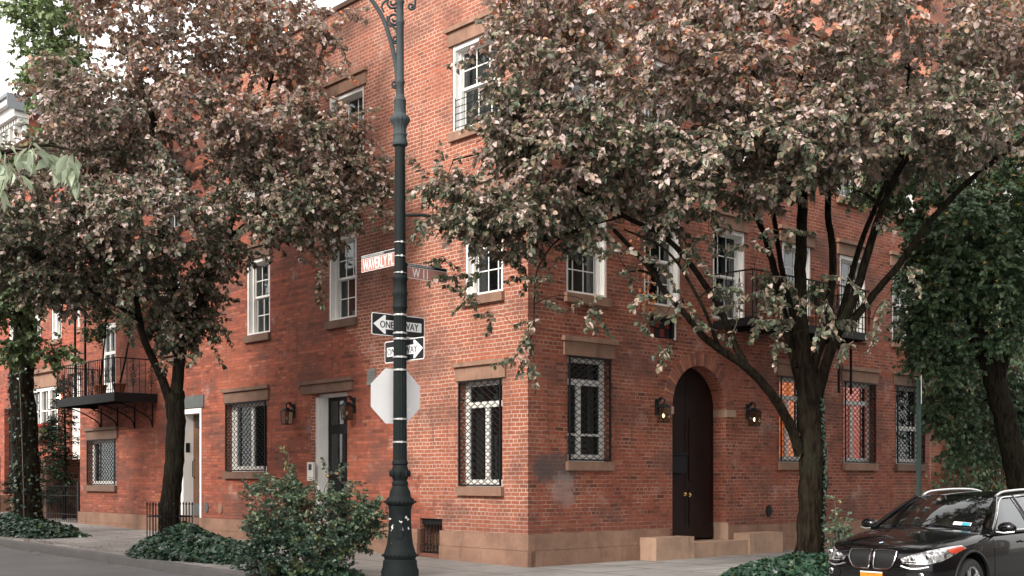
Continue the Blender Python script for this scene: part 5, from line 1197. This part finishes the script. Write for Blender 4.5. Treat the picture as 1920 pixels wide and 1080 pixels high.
m = MB(); m.tube([(.2, .2, 0), (.2, .2, .95)], .018, 6); m.build('baluster', M['iron'], hr, 60); m = MB(); m.tube([(1.9, -1.2, 0), (1.9, -1.2, 1.95)], .018, 6); m.build('baluster', M['iron'], hr, 60)
# flower box
fb = empty('flower_box', 'window box of red flowers under the wide white rowhouse window', 'planter', hs(25.25, -1.58, 2.72), LROT)
m = MB(); m.box(-1.05, 1.05, .0, .26, 0, .22); m.build('box', M['stone_dk'], fb)
P = [(random.uniform(-1.05, 1.05), random.uniform(.02, .32), random.uniform(.2, .42)) for _ in range(700)]
leaves('foliage', P, [(random.gauss(0, 1), random.gauss(0, 1), .4) for _ in P], [(random.gauss(0, .5), random.gauss(0, .5), 1) for _ in P], RNG.uniform(.05, .09, len(P)), RNG.random(len(P)), SH_SM, M['leaf_g'], fb)
P = [(random.uniform(-1.05, 1.05), random.uniform(.05, .36), random.uniform(.34, .50)) for _ in range(420)]
leaves('flowers', P, [(random.gauss(0, 1), random.gauss(0, 1), .8) for _ in P], [(random.gauss(0, .5), .8, .6) for _ in P], RNG.uniform(.05, .08, len(P)), RNG.random(len(P)), SH_SM, M['petal'], fb)
# dark conifers in the front yard
def conifer(label, x, y, h, r, n, group='evergreens in the railed yard', tiers=9, mat='leaf_con'):
    b = hs(x, y, gz(x)); rt = empty('conifer', label, 'conifer', b, group=group)
    m = MB(); m.tube([(0, 0, -.1), (.04, 0, h * .5), (0, 0, h)], [.06, .04, .01], 7)
    P, T, N_, S, C_ = [], [], [], [], []; rr = random.Random(int(x * 10))
    for k in range(tiers * 6):
        f = .12 + .86 * (k / (tiers * 6)); a = k * 2.4 + rr.uniform(-.4, .4); L = r * (1.05 - f) ** .6 * rr.uniform(.6, 1.15)
        p0 = Vector((0, 0, h * f)); d = Vector((math.cos(a), math.sin(a), rr.uniform(-.15, .35))); pts = [p0, p0 + d * L * .5 + Vector((0, 0, .02)), p0 + d * L + Vector((0, 0, -.08))]
        m.tube(pts, [.015, .010, .004], 4, cap=False)
        for _ in range(n // (tiers * 6)):
            q_ = rr.random() ** .7; p = pts[0].lerp(pts[2], q_) + Vector((rr.gauss(0, .05), rr.gauss(0, .05), rr.gauss(0, .035)))
            P.append(tuple(p)); T.append((d.x + rr.gauss(0, .6), d.y + rr.gauss(0, .6), rr.gauss(.1, .4))); N_.append((rr.gauss(0, .3), rr.gauss(0, .3), 1)); S.append(rr.uniform(.07, .13)); C_.append(rr.random())
    m.build('trunk', M['barkd'], rt, 60); leaves('foliage', P, T, N_, np.array(S), np.array(C_), SH_LONG, M[mat], rt)
conifer('dark spreading conifer against the red rowhouse, left of its white door', 22.0, -.6, 3.1, 1.0, 4200)
conifer('slimmer dark conifer reaching up beside the porch lantern', 20.9, -.55, 4.3, .8, 3400, tiers=12)
conifer('low dark shrub behind the railing near the steps', 23.6, -.3, 1.9, .9, 2400, tiers=6)
# pots with small trees on the left balcony
def pot_tree(label, x, y, z, h, blobs_, mat='leaf_dg', lean=0.0):
    b = hs(x, y, z); rt = empty('potted_tree', label, 'potted plant', b)
    m = MB(); m.lathe([(.11, 0), (.16, .26), (.175, .27), (.175, .30), (.15, .30), (.14, .26)], 16); m.build('pot', M['terracotta'], rt, 50)
    st_ = [(0, 0, .2), (lean * .3, 0, h * .4), (lean * .6, .02, h * .75), (lean, 0, h)]
    m = MB(); m.tube(catmull(st_, 4), [.028 - .0015 * i for i in range(13)], 6)
    P, T, N_, S, C_ = [], [], [], [], []
    for (cx, cy, cz, r, n) in blobs_:
        for _ in range(n // 14):
            d = Vector((random.gauss(0, 1), random.gauss(0, 1), random.gauss(0, 1))).normalized() * r * random.random() ** .4; e = Vector((cx, cy, cz)) + d
            m.tube([(lean * cz / h, 0, cz - .1), tuple(e)], [.008, .003], 3, cap=False)
            for _ in range(14):
                P.append(tuple(e + Vector((random.gauss(0, .07), random.gauss(0, .07), random.gauss(0, .06))))); T.append((random.gauss(0, 1), random.gauss(0, 1), random.gauss(-.3, .5))); N_.append((random.gauss(0, .4), random.gauss(0, .4), 1)); S.append(random.uniform(.05, .09)); C_.append(random.random())
    m.build('stem', M['barkd'], rt, 60); leaves('foliage', P, T, N_, np.array(S), np.array(C_), SH_OV, M[mat], rt)
pot_tree('tall thin potted tree on the left balcony beside the white door', 15.2, .75, 3.52, 2.6, [(-.1, 0, 1.6, .35, 420), (.0, 0, 2.2, .5, 900), (.2, 0, 2.8, .45, 700)], lean=.25)
pot_tree('leaning potted tree at the near end of the left balcony', 14.3, .65, 3.52, 2.4, [(.3, 0, 1.9, .35, 600), (.5, 0, 2.5, .45, 700)], lean=.55)
pot_tree('small bushy potted plant on the right balcony', hs(0, 0, 0).x * 0 - .55, -5.9, 4.42, .7, [(0, 0, .65, .26, 420)])
pot_tree('trailing potted plant on the right balcony behind the tree trunk', -.55, -7.4, 4.42, .8, [(0, 0, .75, .28, 420)])
# vine of red leaves hanging on the second right window
rt = empty('red_creeper', 'thin creeper with orange-red leaves hanging beside the second upper right window', 'vine', hs(-.35, -2.45, 4.3))
m = MB(); pts = [(math.sin(k) * .06, math.cos(k * 1.7) * .05, k * .28) for k in range(9)]; m.tube(catmull(pts, 4), .008, 5); m.tube([(0, 0, 2.2), (.1, .25, 2.25)], .008, 5); m.build('stem', M['twig'], rt, 60)
P = [(random.gauss(0, .09) + math.sin(z / .28) * .06, random.gauss(0, .09), z) for z in RNG.uniform(0, 2.2, 230)]
leaves('foliage', P, [(random.gauss(0, 1), random.gauss(0, 1), -1) for _ in P], [(random.gauss(0, .5), -.6, .6) for _ in P], RNG.uniform(.04, .08, len(P)), RNG.random(len(P)), SH_OV, leaf_mat('orange_leaf', [(0, (.16, .07, .045)), (.4, (.40, .11, .04)), (.7, (.48, .18, .05))], .5), rt)
# ================================================================ CAR
def car():
    loc = Vector((6.23, 16.62, 0)); q = MHI @ loc; zr = road_z(q.x)
    rt = empty('parked_car', 'glossy black compact SUV with silver roof rails parked at the right kerb', 'car', (loc.x, loc.y, zr), math.atan2(-DR.y, -DR.x))
    t = NT('black_car_paint'); o = t.obj(); fl_ = t.noise(o, 300, 2)
    paint = t.done(t.pbsdf(t.mix(t.math('MULTIPLY', fl_, .4), (.002, .002, .0025), (.006, .006, .007)), .25, None, Coat__Weight=.75, Coat__Roughness=.02, Specular__IOR__Level=.1))
    chrome = plain('chrome', (.80, .80, .80), .12, 1.0, var=.02, bump=0); satin = plain('satin_rail', (.72, .72, .73), .28, .9, var=.03, bump=0)
    rub = plain('tyre_rubber', (.018, .018, .018), .8, var=.2); plas = plain('black_plastic', (.006, .006, .0065), .55, var=.1, Specular__IOR__Level=.25); seat = plain('seat_leather', (.10, .075, .055), .6, var=.2)
    cglass = glass_mat('car_glass', (.42, .47, .45), 1.2, .8)
    ST = [(2.24, .34, .40, .60, .66), (2.21, .56, .27, .68, .75), (2.12, .72, .22, .735, .825), (1.95, .825, .20, .78, .885), (1.70, .88, .19, .84, .945), (1.35, .90, .19, .895, .995), (.98, .90, .19, .93, 1.045), (.60, .90, .19, .955, 1.04),
          (.0, .90, .19, .975, 1.02), (-.7, .90, .19, .99, 1.02), (-1.4, .90, .19, 1.015, 1.03), (-1.85, .885, .22, 1.02, 1.03), (-2.12, .82, .28, 1.0, 1.01), (-2.22, .6, .38, .92, .93)]
    V, F = [], []
    def half(x, W, zb, zs, zt):
        return [(0, zb), (.80*W, zb), (.965*W, zb + .09), (W, zb + .24 if zb < .3 else zb + .1), (W, (zs + zb) * .5 + .05), (.985*W, zs - .075), (.945*W, zs), (.80*W, zs + (zt - zs) * .55), (.45*W, zt - (zt - zs) * .10), (0, zt)]
    for s_ in ST:
        h = half(*s_); ring = h + [(-y, z) for y, z in h[-2:0:-1]]; V.append([(s_[0], y, z) for y, z in ring])
    n = len(V[0]); me = bpy.data.meshes.new('body'); vs = [p for r in V for p in r]
    for i in range(len(V) - 1):
        for k in range(n): F.append((i*n + k, i*n + (k+1) % n, (i+1)*n + (k+1) % n, (i+1)*n + k))
    F.append(tuple(range(n))[::-1]); F.append(tuple((len(V)-1)*n + k for k in range(n)))
    me.from_pydata(vs, [], F)
    bm = bmesh.new(); bm.from_mesh(me); bmesh.ops.recalc_face_normals(bm, faces=bm.faces); bm.to_mesh(me); bm.free()
    bo = bpy.data.objects.new('body', me); COL.objects.link(bo); ss = bo.modifiers.new('s', 'SUBSURF'); ss.levels = 3; ss.render_levels = 3
    WX = (1.36, -1.40); WR = .335; cuts = []
    for wx in WX:
        for sy in (-1, 1):
            cb = MB(); cb.prism([(wx + .395 * math.cos(k / 32 * 2 * PI), WR + .02 + .395 * math.sin(k / 32 * 2 * PI)) for k in range(32)], sy * .80 - .24, sy * .80 + .24)
            c = cb.build('cut', M['iron'], None, None, weld=True); md = bo.modifiers.new('b', 'BOOLEAN'); md.operation = 'DIFFERENCE'; md.solver = 'EXACT'; md.object = c; cuts.append(c)
    bpy.context.view_layer.update(); dg = bpy.context.evaluated_depsgraph_get(); dg.update()
    m2 = bpy.data.meshes.new_from_object(bo.evaluated_get(dg)); bo.modifiers.clear(); bo.data = m2; m2.name = 'body'
    for c in cuts: bpy.data.objects.remove(c)
    m2.materials.clear(); m2.materials.append(paint); m2.polygons.foreach_set('use_smooth', [True] * len(m2.polygons)); m2.set_sharp_from_angle(angle=math.radians(35)); bo.parent = rt
    bvh = BVHTree.FromPolygons([v.co for v in m2.vertices], [list(p.vertices) for p in m2.polygons])
    def proj(y, z, x0=3.5, d=(-1, 0, 0), off=.006):
        h = bvh.ray_cast(Vector((x0, y, z)), Vector(d))
        if h[0] is None: return None
        nn = h[1] if h[1].dot(Vector(d)) < 0 else -h[1]
        return h[0] + nn * off
    def patch(name, poly, mat, off=.008, N=14, th=True, par=None, d=(-1, 0, 0)):
        """fills the (y, z) outline with a grid laid on the bodywork"""
        ys = [p[0] for p in poly]; y0, y1 = min(ys), max(ys); rows = []
        def span(y):
            zs_ = []
            for (a, b) in zip(poly, poly[1:] + poly[:1]):
                if (a[0] - y) * (b[0] - y) <= 0 and a[0] != b[0]: zs_.append(a[1] + (b[1] - a[1]) * (y - a[0]) / (b[0] - a[0]))
            return (min(zs_), max(zs_)) if zs_ else None
        m = MB()
        for i in range(N + 1):
            y = y0 + (y1 - y0) * (.002 + .996 * i / N); sp_ = span(y)
            if not sp_: continue
            r_ = [proj(y, sp_[0] + (sp_[1] - sp_[0]) * k / 6, off=off, d=d) for k in range(7)]
            if None in r_: continue
            rows.append(r_)
        m.grid(rows)
        ob = m.build(name, mat, par or rt, 60); return ob, rows
    lamp_g = NT('headlight_glass'); lm = lamp_g.done(lamp_g.pbsdf(lamp_g.ramp(lamp_g.noise(lamp_g.obj(), 14, 3), [(.4, (.10, .10, .10)), (.55, (.55, .55, .56))]), .15, lamp_g.bump(lamp_g.noise(lamp_g.obj(), 20, 2), .5, .02), Metallic=.7, Coat__Weight=1.0, Coat__Roughness=.02))
    amber = plain('amber_lens', (.38, .045, .02), .15, var=.1, bump=0)
    for sy in (1, -1):
        hl = [(sy * .39, .675), (sy * .52, .728), (sy * .70, .79), (sy * .845, .84), (sy * .868, .80), (sy * .855, .735), (sy * .80, .655), (sy * .68, .615), (sy * .40, .622)]
        hd, rows = patch('headlight', hl, lm, .010, 18)
        patch('headlight_bezel', [(sy * .42, .632), (sy * .60, .628), (sy * .58, .648), (sy * .44, .645)], plas, .013, 8, par=hd)
        for cy, cz, rr in ((.53, .682, .036), (.68, .705, .046)):
            c = proj(sy * cy, cz, off=.012)
            if c:
                m = MB(); m.ball(tuple(c), rr, 12, (.35, 1, 1)); m.build('lens', chrome, hd, 60)
                m = MB(); m.ball((c.x + .012, c.y, c.z), rr * .6, 10, (.4, 1, 1)); m.build('lens', cglass, hd, 60)
        patch('indicator', [(sy * .80, .79), (sy * .845, .825), (sy * .866, .80), (sy * .855, .75), (sy * .83, .745)], amber, .014, 8, par=hd)
    # kidney grilles
    for sy in (1, -1):
        c0, c1 = sy * .025, sy * .325
        kp = [(c0, .735), (c0 + sy * .02, .765), (c1 - sy * .04, .760), (c1, .735), (c1 - sy * .005, .66), (c1 - sy * .05, .575), (c1 - sy * .11, .545), (c0 + sy * .05, .545), (c0 + sy * .01, .565)]
        kd, _ = patch('kidney_grille', kp, plas, .012, 12)
        pp = [proj(y, z, off=.022) for y, z in kp]; pp = [p for p in pp if p]; m = MB(); m.tube(catmull(pp + [pp[0]], 4), .010, 6, cap=False); m.build('grille_rim', chrome, kd, 60)
        m = MB()
        for k in range(1, 10):
            y = c0 + (c1 - c0) * k / 10; a, b = proj(y, .575, off=.018), proj(y, .745, off=.018)
            if a and b: m.tube([a, (a + b) / 2 + Vector((.004, 0, 0)), b], .0035, 4)
        m.build('grille_slats', M['iron'], kd)
    # roundel on the bonnet nose
    c = proj(0, .845, off=.004); h = bvh.ray_cast(Vector((2.02, 0, 2)), Vector((0, 0, -1))); c, nn = h[0], h[1] if h[1].z > 0 else -h[1]
    ux = Vector((0, 1, 0)); uy = nn.cross(ux).normalized()
    def disc(r0, r1, a0, a1, off, nm, mt, par=None):
        m = MB(); K = 20
        for k in range(K):
            a, b = a0 + (a1 - a0) * k / K, a0 + (a1 - a0) * (k + 1) / K
            P_ = lambda r, an: tuple(c + nn * off + ux * r * math.cos(an) + uy * r * math.sin(an))
            m.face([P_(r0, a), P_(r1, a), P_(r1, b), P_(r0, b)] if r0 > 0 else [P_(0, a), P_(r1, a), P_(r1, b)])
        return m.build(nm, mt, par or rt)
    rd = disc(0, .041, 0, 2 * PI, .004, 'roundel', chrome); disc(.024, .038, 0, 2 * PI, .0055, 'roundel_ring', plas, rd)
    blue = plain('roundel_blue', (.03, .20, .55), .3, bump=0)
    for k in range(4): disc(0, .024, k * PI / 2, (k + 1) * PI / 2, .0058, 'roundel_quarter', blue if k % 2 else M['swhite'], rd)
    # lower bumper: intake, fog lights, plate, chrome strip
    patch('lower_intake', [(-.36, .46), (.36, .46), (.40, .34), (-.40, .34)], plas, .010, 12)
    for sy in (1, -1):
        patch('bumper_duct', [(sy * .46, .50), (sy * .70, .53), (sy * .74, .46), (sy * .66, .38), (sy * .50, .38)], plas, .009, 10)
        p = proj(sy * .63, .475, off=.012)
        if p: m = MB(); m.ball(tuple(p), .045, 12, (.4, 1, 1)); fo = m.build('fog_light', chrome, rt, 60); m = MB(); m.ball((p.x + .014, p.y, p.z), .030, 10, (.4, 1, 1)); m.build('lens', cglass, fo, 60)
        a = [proj(sy * y, z, off=.014) for y, z in ((.40, .59), (.50, .562), (.60, .562), (.70, .585))]; a = [p for p in a if p]
        if len(a) > 2: m = MB(); m.tube(catmull(a, 4), .012, 6); m.build('chrome_trim', satin, rt, 60)
    m = MB(); m.box(2.245, 2.262, -.155, .155, .395, .50); pl = m.build('number_plate', plain('plate_amber', (.60, .19, .015), .4, var=.05), rt)
    m = MB(); m.box(2.2622, 2.264, -.155, .155, .488, .503); m.build('plate_strip', M['swhite'], pl)
    m = MB(); vs_, fs_ = text_geo('NEW YORK'); m.add(vs_, fs_, lambda p: (2.2635, -.075 + .15 * p[0], .468 + .014 * p[1])); m.build('plate_lettering', M['sblack'], pl)
    # shut lines: bonnet edge and doors
    m = MB()
    for sy in (1, -1):
        pts = []
        for x in np.linspace(2.0, .98, 12):
            yy = sy * (.60 + .16 * min(1, (2.0 - x) / .6)); h = bvh.ray_cast(Vector((x, yy, 2)), Vector((0, 0, -1)))
            if h[0]: pts.append(h[0] + Vector((0, 0, .0015)))
        m.tube(pts, .0045, 4)
        for x in (.78, -.30, -1.25):
            pts = []
            for z in np.linspace(.32, .96, 10):
                h = bvh.ray_cast(Vector((x, sy * 2, z)), Vector((0, -sy, 0)))
                if h[0]: pts.append(h[0] + Vector((0, sy * .0015, 0)))
            m.tube(pts, .0045, 4)
    m.build('shut_lines', M['iron'], bo)
    # arches and sills in dark plastic
    for wx in WX:
        for sy in (1, -1):
            pts = []
            for k in range(25):
                a = -.12 + (PI + .24) * k / 24; x, z = wx + .405 * math.cos(a), WR + .02 + .405 * math.sin(a)
                h = bvh.ray_cast(Vector((x, sy * 2, max(z, .25))), Vector((0, -sy, 0)))
                if h[0] and abs(h[0].y) > .6: pts.append((h[0].x, h[0].y + sy * .004, z))
            m = MB(); m.tube(pts, .022, 6); m.build('wheel_arch', plas, rt, 60)
            # wheel
            def yy(v): return sy * v
            m = MB(); pr = [(.235, -.11), (.30, -.115), (.328, -.09), (.335, -.05), (.335, .05), (.328, .09), (.30, .115), (.235, .11)]; K = 36
            for (r0, y0), (r1, y1) in zip(pr, pr[1:]):
                for k in range(K):
                    a, b = 2 * PI * k / K, 2 * PI * (k + 1) / K
                    m.face([(wx + r * math.cos(q_), sy * .775 + y, WR + r * math.sin(q_)) for r, y, q_ in ((r0, y0, a), (r0, y0, b), (r1, y1, b), (r1, y1, a))])
            w = m.build('wheel', rub, rt, 50)
            m = MB()
            for k in range(K):
                a, b = 2 * PI * k / K, 2 * PI * (k + 1) / K
                for (r0, y0), (r1, y1) in (((.238, .10), (.215, .085)), ((.215, .085), (.212, -.05))):
                    m.face([(wx + r * math.cos(q_), sy * .775 + sy * y, WR + r * math.sin(q_)) for r, y, q_ in ((r0, y0, a), (r0, y0, b), (r1, y1, b), (r1, y1, a))])
            for k in range(5):
                for dd in (-.10, .10):
                    a = 2 * PI * k / 5 + dd; m.tube([(wx + .04 * math.cos(a), sy * .85, WR + .04 * math.sin(a)), (wx + .22 * math.cos(a * 1 + dd * .4), sy * .865, WR + .22 * math.sin(a + dd * .4))], [.022, .017], 6)
            m.ball((wx, sy * .86, WR), .05, 12, (1, .5, 1)); m.build('rim', satin, w, 50)
            m = MB(); m.prism([(wx + .20 * math.cos(k / 24 * 2 * PI), WR + .20 * math.sin(k / 24 * 2 * PI)) for k in range(24)], sy * .76 - .01, sy * .76 + .01); m.build('brake_disc', M['iron'], w)
            m = MB(); K = 20; 
            for k in range(K):
                a, b = PI * k / K, PI * (k + 1) / K; m.face([(wx + .393 * math.cos(a), sy * .86, WR + .02 + .393 * math.sin(a)), (wx + .393 * math.cos(b), sy * .86, WR + .02 + .393 * math.sin(b)), (wx + .393 * math.cos(b), sy * .57, WR + .02 + .393 * math.sin(b)), (wx + .393 * math.cos(a), sy * .57, WR + .02 + .393 * math.sin(a))])
            m.face([(wx + .393 * math.cos(PI * k / 12), sy * .57, WR + .02 + .393 * math.sin(PI * k / 12)) for k in range(13)]); m.build('wheel_well', plas, rt)
    # glasshouse
    def belt(x): return (.835 - .05 * max(0, x - .3) - .06 * max(0, -x - 1.2), .985 + .02 * (-x) / 2 if x < .3 else .985 + .02 * 0)
    def ws(sx, sz):                                       # windscreen surface: sx -1..1 across, sz 0..1 up
        xb = 1.02 - .26 * sx ** 2; xt = .20 - .10 * sx ** 2; wb, wt = .735, .575; zb, zt = 1.025 - .045 * sx ** 2, 1.452 - .035 * sx ** 2
        f = sz; return (xb + (xt - xb) * f + .03 * math.sin(PI * f), sx * (wb + (wt - wb) * f), zb + (zt - zb) * f + .025 * math.sin(PI * f))
    m = MB(); m.grid([[ws(-.965 + 1.93 * i / 16, .02 + .96 * j / 10) for i in range(17)] for j in range(11)]); m.build('windscreen', cglass, rt, 60)
    def roofp(x, sy_):                                     # roof surface
        q_ = (x - .20) / (-1.85 - .20); zt = 1.452 + .045 * math.sin(PI * min(1, q_ * .9)) - .10 * max(0, q_ - .75) * 4 * .35; wt = .575 + .02 * math.sin(PI * q_) - .05 * q_
        return (x - .10 * sy_ ** 2 * (1 - q_), sy_ * wt, zt - .035 * sy_ ** 2 - .012 * sy_ ** 6)
    m = MB(); m.grid([[roofp(.20 - 2.05 * j / 14, -1 + 2 * i / 16) for i in range(17)] for j in range(15)])
    m.grid([[(p[0], p[1], p[2] - .035) for p in [roofp(.20 - 2.05 * j / 14, -1 + 2 * i / 16) for i in range(17)]] for j in range(15)][::-1]); m.build('roof', paint, rt, 60)
    def sidep(x, f, sy_):                                 # side surface from belt (0) to roof edge (1)
        xb, xt = x; yb, zb = .865 - .05 * max(0, xb - .5), .985; r_ = roofp(max(-1.85, min(.2, xt)), 1)
        y = yb + (r_[1] - yb) * f + .02 * math.sin(PI * f); z = zb + (r_[2] - zb) * f
        return (xb + (xt - xb) * f, sy_ * y, z)
    for sy in (1, -1):
        for (b0, b1, t0, t1) in ((.70, -.28, .02, -.30), (-.36, -1.20, -.38, -1.12), (-1.28, -1.75, -1.20, -1.48)):
            m = MB(); m.grid([[sidep((b0 + (b1 - b0) * i / 10, t0 + (t1 - t0) * i / 10), .04 + .90 * j / 8, sy) for i in range(11)] for j in range(9)]); m.build('side_window', cglass, rt, 60)
        pl_ = MB()
        for (b, tt, r_) in ((.82, .12, .034), (-.32, -.34, .034), (-1.24, -1.16, .034), (-1.95, -1.72, .075)):
            pl_.tube([sidep((b, tt), k / 6, sy) for k in range(7)], r_, 6)
        pl_.tube([roofp(.2 - 2.0 * k / 14, sy) for k in range(15)], .022, 6); pl_.tube([sidep((.85 - 2.8 * k / 14, 0), 0.0, sy) for k in range(15)], .025, 6)
        pl_.build('pillars', paint, rt, 60)
        tr = MB(); tr.tube(catmull([sidep((.80, .10), .06, sy), sidep((.78, .08), .5, sy), sidep((.75, .02), .96, sy), sidep((-.3, -.32), .99, sy), sidep((-1.2, -1.1), .99, sy), sidep((-1.7, -1.5), .85, sy)], 5), .010, 5)
        tr.tube([sidep((.80 - 2.5 * k / 12, 0), .035, sy) for k in range(13)], .009, 5)
        o_ = tr.build('window_trim', satin, rt, 60)
        for v_ in o_.data.vertices: v_.co.y += sy * .016
        rl = MB(); pts = [roofp(.10 - 1.85 * k / 16, sy * .93) for k in range(17)]; pts = [(p[0], p[1], p[2] + .012 + .052 * min(1, math.sin(PI * (.02 + .96 * k / 16)) * 3.2)) for k, p in enumerate(pts)]
        rl.tube(pts, .019, 8); rl.build('roof_rail', satin, rt, 60)
        mr = MB(); mr.ball((.66, sy * 1.00, 1.04), .125, 16, (.62, 1.0, .62)); mo = mr.build('wing_mirror', paint, rt, 60)
        mr = MB(); mr.tube([(.68, sy * .84, .985), (.67, sy * .95, 1.0)], .03, 6); mr.build('mirror_stalk', plas, mo, 60)
        mr = MB(); mr.tube([(.74, sy * .89, .985), (.745, sy * 1.0, .975), (.70, sy * 1.11, .99)], .012, 6); mr.build('mirror_trim', satin, mo, 60)
        dh = MB(); dh.tube([(-.12, sy * .915, .84), (-.02, sy * .925, .85), (.08, sy * .915, .84)], .014, 6); dh.build('door_handle', paint, rt, 60)
    m = MB(); m.grid([[(-1.75 - .38 * (1 - j / 6) - .0, (-1 + 2 * i / 8) * (.56 + .14 * (1 - j / 6)), 1.02 + .40 * j / 6) for i in range(9)] for j in range(7)]); m.build('rear_window', cglass, rt, 60)
    # inside
    m = MB(); m.box(.55, .95, -.68, .68, .90, 1.0); m.tube([(.80, -.66, 1.0), (.80, .66, 1.0)], .05, 8); m.build('dashboard', plas, rt)
    for y in (-.36, .36):
        m = MB(); m.tube([(-.35, y, .62), (-.45, y, .95), (-.52, y, 1.18)], [.22, .21, .14], 10); m.tube([(-.53, y, 1.2), (-.56, y, 1.34)], [.09, .075], 10); m.build('seat', seat, rt, 60)
    m = MB(); m.box(-1.5, -1.3, -.62, .62, .6, 1.15); m.build('rear_seat', seat, rt)
    m = MB(); m.tube([(.42 + .05 * math.sin(k / 24 * 2 * PI) * 0, .36 + .18 * math.cos(k / 24 * 2 * PI), 1.02 + .17 * math.sin(k / 24 * 2 * PI)) for k in range(25)], .014, 6); m.build('steering_wheel', plas, rt, 60)
    m = MB(); p = ws(0, .9); m.ball((p[0] - .06, 0, p[2] - .02), .09, 10, (.25, 1, .4)); m.build('rear_view_mirror', plas, rt, 60)
    a, b = ws(.52, .10), ws(.80, .10); c_, d_ = ws(.80, .18), ws(.52, .18)
    sh = lambda p: (p[0] + .012, p[1], p[2] + .008)
    m = MB(); m.face([sh(a), sh(b), sh(c_), sh(d_)]); m.build('registration_sticker', M['swhite'], rt)
    a, b = ws(.66, .10), ws(.79, .10); c_, d_ = ws(.79, .17), ws(.66, .17); sh = lambda p: (p[0] + .015, p[1], p[2] + .01)
    m = MB(); m.face([sh(a), sh(b), sh(c_), sh(d_)]); m.build('registration_sticker', plain('sticker_teal', (.02, .25, .33), .5), rt)
    for y0, y1 in ((-.55, .05), (.05, .62)):
        m = MB(); P_ = [ws(y0 / .72 + (y1 - y0) / .72 * k / 6, .045 + .02 * math.sin(k)) for k in range(7)]; m.tube([(p[0] + .03, p[1], p[2] + .012) for p in P_], .008, 5); m.build('wiper', plas, rt, 60)
car()
# ================================================================ CAMERA, LIGHT
cam = bpy.data.cameras.new('camera'); co = bpy.data.objects.new('camera', cam); COL.objects.link(co)
cam.sensor_width = 36; cam.lens = 36 * FOC / 1920; cam.shift_y = (CV - 540) / 1920; cam.clip_end = 1500; cam.clip_start = .1
co.location = (0, 0, EYE); co.rotation_euler = (PI / 2, 0, 0); sc.camera = co
SAZ = math.atan2(-.640, -.765); SEL = math.radians(34)          # compass direction of the sun (x, y)
w = bpy.data.worlds.new('World'); sc.world = w; w.use_nodes = True; nt = w.node_tree
bg = nt.nodes['Background']; sky = nt.nodes.new('ShaderNodeTexSky'); sky.sky_type = 'NISHITA'; sky.sun_disc = False
sky.sun_elevation = SEL; sky.sun_rotation = SAZ; sky.dust_density = 4.0; sky.air_density = 1.0; sky.ozone_density = 1.0
hv = nt.nodes.new('ShaderNodeHueSaturation'); hv.inputs['Saturation'].default_value = .28
nt.links.new(sky.outputs[0], hv.inputs['Color']); mx = nt.nodes.new('ShaderNodeMix'); mx.data_type = 'RGBA'; mx.inputs[0].default_value = .6; mx.inputs[7].default_value = (7.6, 7.25, 6.9, 1); nt.links.new(hv.outputs[0], mx.inputs[6]); nt.links.new(mx.outputs[2], bg.inputs[0]); bg.inputs[1].default_value = .15
sd = bpy.data.lights.new('sun', 'SUN'); sd.energy = 1.65; sd.angle = math.radians(16); sd.color = (1, .93, .83)
so = bpy.data.objects.new('sun', sd); COL.objects.link(so)
dv = Vector((math.sin(SAZ) * math.cos(SEL), math.cos(SAZ) * math.cos(SEL), math.sin(SEL)))
so.rotation_euler = dv.to_track_quat('Z', 'Y').to_euler(); so.location = dv * 40
vs = sc.view_settings; vs.view_transform = 'Standard'; vs.look = 'None'; vs.exposure = 1.24; vs.gamma = 1
sc.cycles.use_denoising = True; sc.cycles.max_bounces = 6; sc.cycles.diffuse_bounces = 4; sc.cycles.glossy_bounces = 3; sc.cycles.transparent_max_bounces = 10; sc.cycles.transmission_bounces = 3
